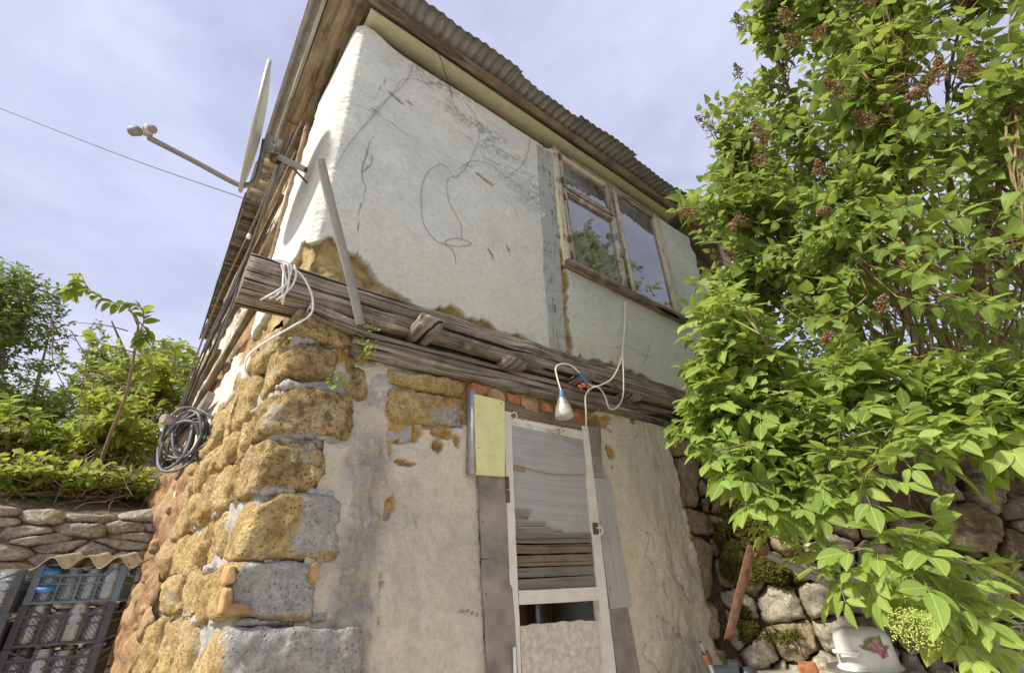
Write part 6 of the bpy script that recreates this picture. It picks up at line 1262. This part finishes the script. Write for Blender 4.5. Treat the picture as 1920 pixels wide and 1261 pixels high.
brs = [[(258, 610, 4.4), (240, 575, 4.3), (205, 565, 4.25), (170, 545, 4.2), (150, 512, 4.2)], [(257, 630, 4.4), (270, 600, 4.4), (262, 575, 4.4), (232, 568, 4.3)], [(256, 640, 4.4), (300, 640, 4.3), (340, 650, 4.3), (368, 668, 4.2)], [(250, 660, 4.4), (215, 650, 4.3), (180, 640, 4.3), (172, 625, 4.3)], [(240, 620, 4.4), (200, 610, 4.3), (140, 604, 4.3)], [(255, 650, 4.4), (285, 690, 4.3), (275, 720, 4.2)], [(150, 512, 4.2), (140, 535, 4.2), (128, 550, 4.2)], [(258, 600, 4.4), (275, 620, 4.35), (270, 640, 4.3)], [(238, 735, 4.5), (200, 700, 4.5), (160, 690, 4.5), (105, 660, 4.6), (98, 600, 4.6)]]
for k, b in enumerate(brs):
    P = pth(b); V, Fc = tube(P, np.linspace(.007, .003, len(P)), 5); obj('branch', V, Fc, MT['twig'], sap)
    if k not in (4, 8): twig_leaves(P, [18, 18, 16, 11, 0, 10, 12, 16][k] if k < 8 else 0, .14, out, droop=.45)
mats = np.array([o[0] for o in out]); place_leaves(sap, VN, mats, np.clip(rng.normal(.25, .12, len(out)), 0, 1), [o[1] for o in out], 'leaf', MT['sap'])
for k, P in enumerate(([(148, 760, 4.6), (158, 700, 4.6), (165, 660, 4.6), (172, 640, 4.6)], [(160, 665, 4.6), (145, 640, 4.6), (135, 622, 4.6)], [(158, 700, 4.6), (200, 705, 4.5), (205, 706, 4.5)], [(130, 740, 4.6), (108, 700, 4.6), (98, 665, 4.6), (100, 610, 4.6)])):
    V, Fc = tube(pth(P), .0045, 5); obj('bare_branch', V, Fc, MT['twig'], sap)
def bush(name, label, cat, c, rad, n_tw, size, vs, mat, mk, n_obj=300, tint=(.5, .18), leaves=11, tl=.35, group=None, kind_rest='foliage'):
    b = empty(name, (c[0], c[1], c[2] - rad[2]), label, cat, group); out = []; st = []; rt_ = np.array((c[0], c[1], c[2] - rad[2]))
    for k in range(n_tw):
        d = nrm(rng.normal(0, 1, 3)); rr_ = rng.random() ** .45
        if fbm(np.array([np.array(c) + d * rad * rr_]), 1.3 / max(rad), 2, 801)[0] < -.18: continue
        tip = np.array(c) + d * rad * rr_; dv = nrm(d + UP * .35 + rng.normal(0, .35, 3)); P = np.array([tip - dv * tl, tip - dv * tl * .5 + rng.normal(0, .03 * tl, 3), tip]); st.append((P, np.array([.006, .004, .002]) * max(1, tl)))
        if k % 4 == 0: st.append((smooth_path([rt_ + rng.normal(0, .15, 3) * rad * (1, 1, 0), (rt_ + P[0]) / 2 + rng.normal(0, .1, 3) * rad, P[0]], 4), np.linspace(.02, .006, 9) * max(.6, max(rad) * .5)))
        twig_leaves(P, leaves, size, out)
    mats = np.array([o[0] for o in out]); tn = np.clip(tint[0] + .3 * fbm(mats[:, :3, 3], .9, 3, 811) + rng.normal(0, tint[1], len(out)), 0, 1)
    print(name, len(out)); place_leaves(b, vs, mats, tn, [o[1] for o in out], 'leaf', mk, n_obj, kind_rest); stems_obj('twigs', st, MT['twig'], b, 4); return b
def at(px, py, z): return dep(px, py, z)
bush('hedge_bush', 'bright low bush spilling over the dry stone wall at the far left', 'bush', at(20, 815, 4.9), np.array((.95, .8, .42)), 230, .115, VS, 'sap', MT['sap'], tint=(.72, .15), leaves=10)
bush('hedge_bush', 'bright low bush between the leftmost bush and the cable coil', 'bush', at(215, 800, 5.2), np.array((.85, .8, .45)), 200, .115, VS, 'sap', MT['sap'], tint=(.66, .15), leaves=10)
bush('hedge_bush', 'darker bush behind the thin young tree, close to the side wall', 'bush', at(290, 730, 7.0), np.array((1.0, 1.0, .8)), 220, .12, VS, 'sap', MT['sap'], tint=(.42, .15), leaves=11)
bush('hedge_bush', 'thin lower bush trailing over the stones under the young tree', 'bush', at(125, 893, 4.45), np.array((1.0, .45, .20)), 170, .10, VS, 'sap', MT['sap'], tint=(.75, .12), leaves=8)
def tree(label, c, rad, n_tw, size, base, tint, vs=VF, tl=.8):
    b = bush('tree', label, 'tree', c, np.array(rad), n_tw, size, vs, 'far', MT['far'], n_obj=300, tint=tint, leaves=16, tl=tl, kind_rest='crown'); c = np.array(c)
    P = smooth_path([base, base * .6 + c * .4 + (.1, 0, 0), c + (0, 0, rad[2] * .3)], 5); V, Fc = tube(P, np.linspace(.22, .05, len(P)), 8); obj('trunk', V, Fc, MT['bark'], b)
    for k in range(7): d = nrm(rng.normal(0, 1, 3) + UP * .4); q = P[5 + k % 5]; V, Fc = tube(smooth_path([q, q + d * rad[0] * .35 + UP * .2, q + d * rad[0] * .7 + UP * .4], 4), np.linspace(.07, .02, 9), 6); obj('limb', V, Fc, MT['bark'], b)
c = at(-15, 640, 11); tree('tall tree at the left edge rising above the hedge', c, (1.5, 1.6, 2.2), 640, .17, np.array((c[0], c[1], 2.6)), (.35, .16))
c = at(262, 700, 15); tree('round topped tree far behind the thin sapling', c, (2.6, 2.4, 1.5), 430, .19, np.array((c[0], c[1], 3.0)), (.45, .16))
c = at(60, 760, 13); tree('low tree behind the bushes at the left', c, (2.6, 2.0, 1.0), 330, .18, np.array((c[0], c[1], 3.0)), (.55, .16))
# dry roots on the left bank
st = []
for i in range(130):
    a = at(rng.uniform(0, 275), rng.uniform(868, 945), rng.uniform(4.3, 5.0)); P = [a]; d = nrm(np.array((rng.normal(0, 1), rng.normal(0, .5), rng.normal(-.1, .5))))
    for k in range(5): d = nrm(d + rng.normal(0, .35, 3)); P.append(P[-1] + d * rng.uniform(.03, .11))
    st.append((np.array(P), np.linspace(.005, .002, 6)))
tag(stems_obj('dry_roots', st, MT['twig'], None, 4, 'stuff'), 'tangle of dry roots and twigs over the left bank', 'dry roots')
# ---- tarpaulin over the end of the roof, glimpsed through the lilac, with a white post
X, Y = np.meshgrid(np.linspace(4.62, 5.35, 40), np.linspace(0, 1, 24), indexing='ij'); P = np.stack([X, Y, 0 * X], -1)
Yy = 1.60 + .9 * np.clip(Y - .3, 0, 1); Zz = 5.27 + .16 * (Yy - 1.6) - .42 * np.clip(.3 - Y, 0, 1) / .3 * 1.0 + fbm(P, 5, 3, 901) * .025; Yy = Yy - .02 + fbm(P, 6, 3, 903) * .03
tag(obj('tarpaulin', np.stack([X, Yy, Zz], -1).reshape(-1, 3), gridfaces(40, 24), MT['tarp']), 'dark green tarpaulin over the roof end behind the lilac', 'tarpaulin')
tag(bar('white_post', (4.75, 1.82, 2.1), (4.80, 1.85, 5.14), .07, .07, MT['white'], None, up=(1, 0, 0), seg=14, jit=.004), 'white post under the roof end behind the lilac', 'post')
# ---- mirrored in the window
c = np.array((8.3, -3.4, 8.8)); tree('leafy tree across the yard mirrored in the left window pane', c, (2.0, 1.8, 2.3), 420, .2, np.array((8.3, -3.2, 0.0)), (.4, .16))
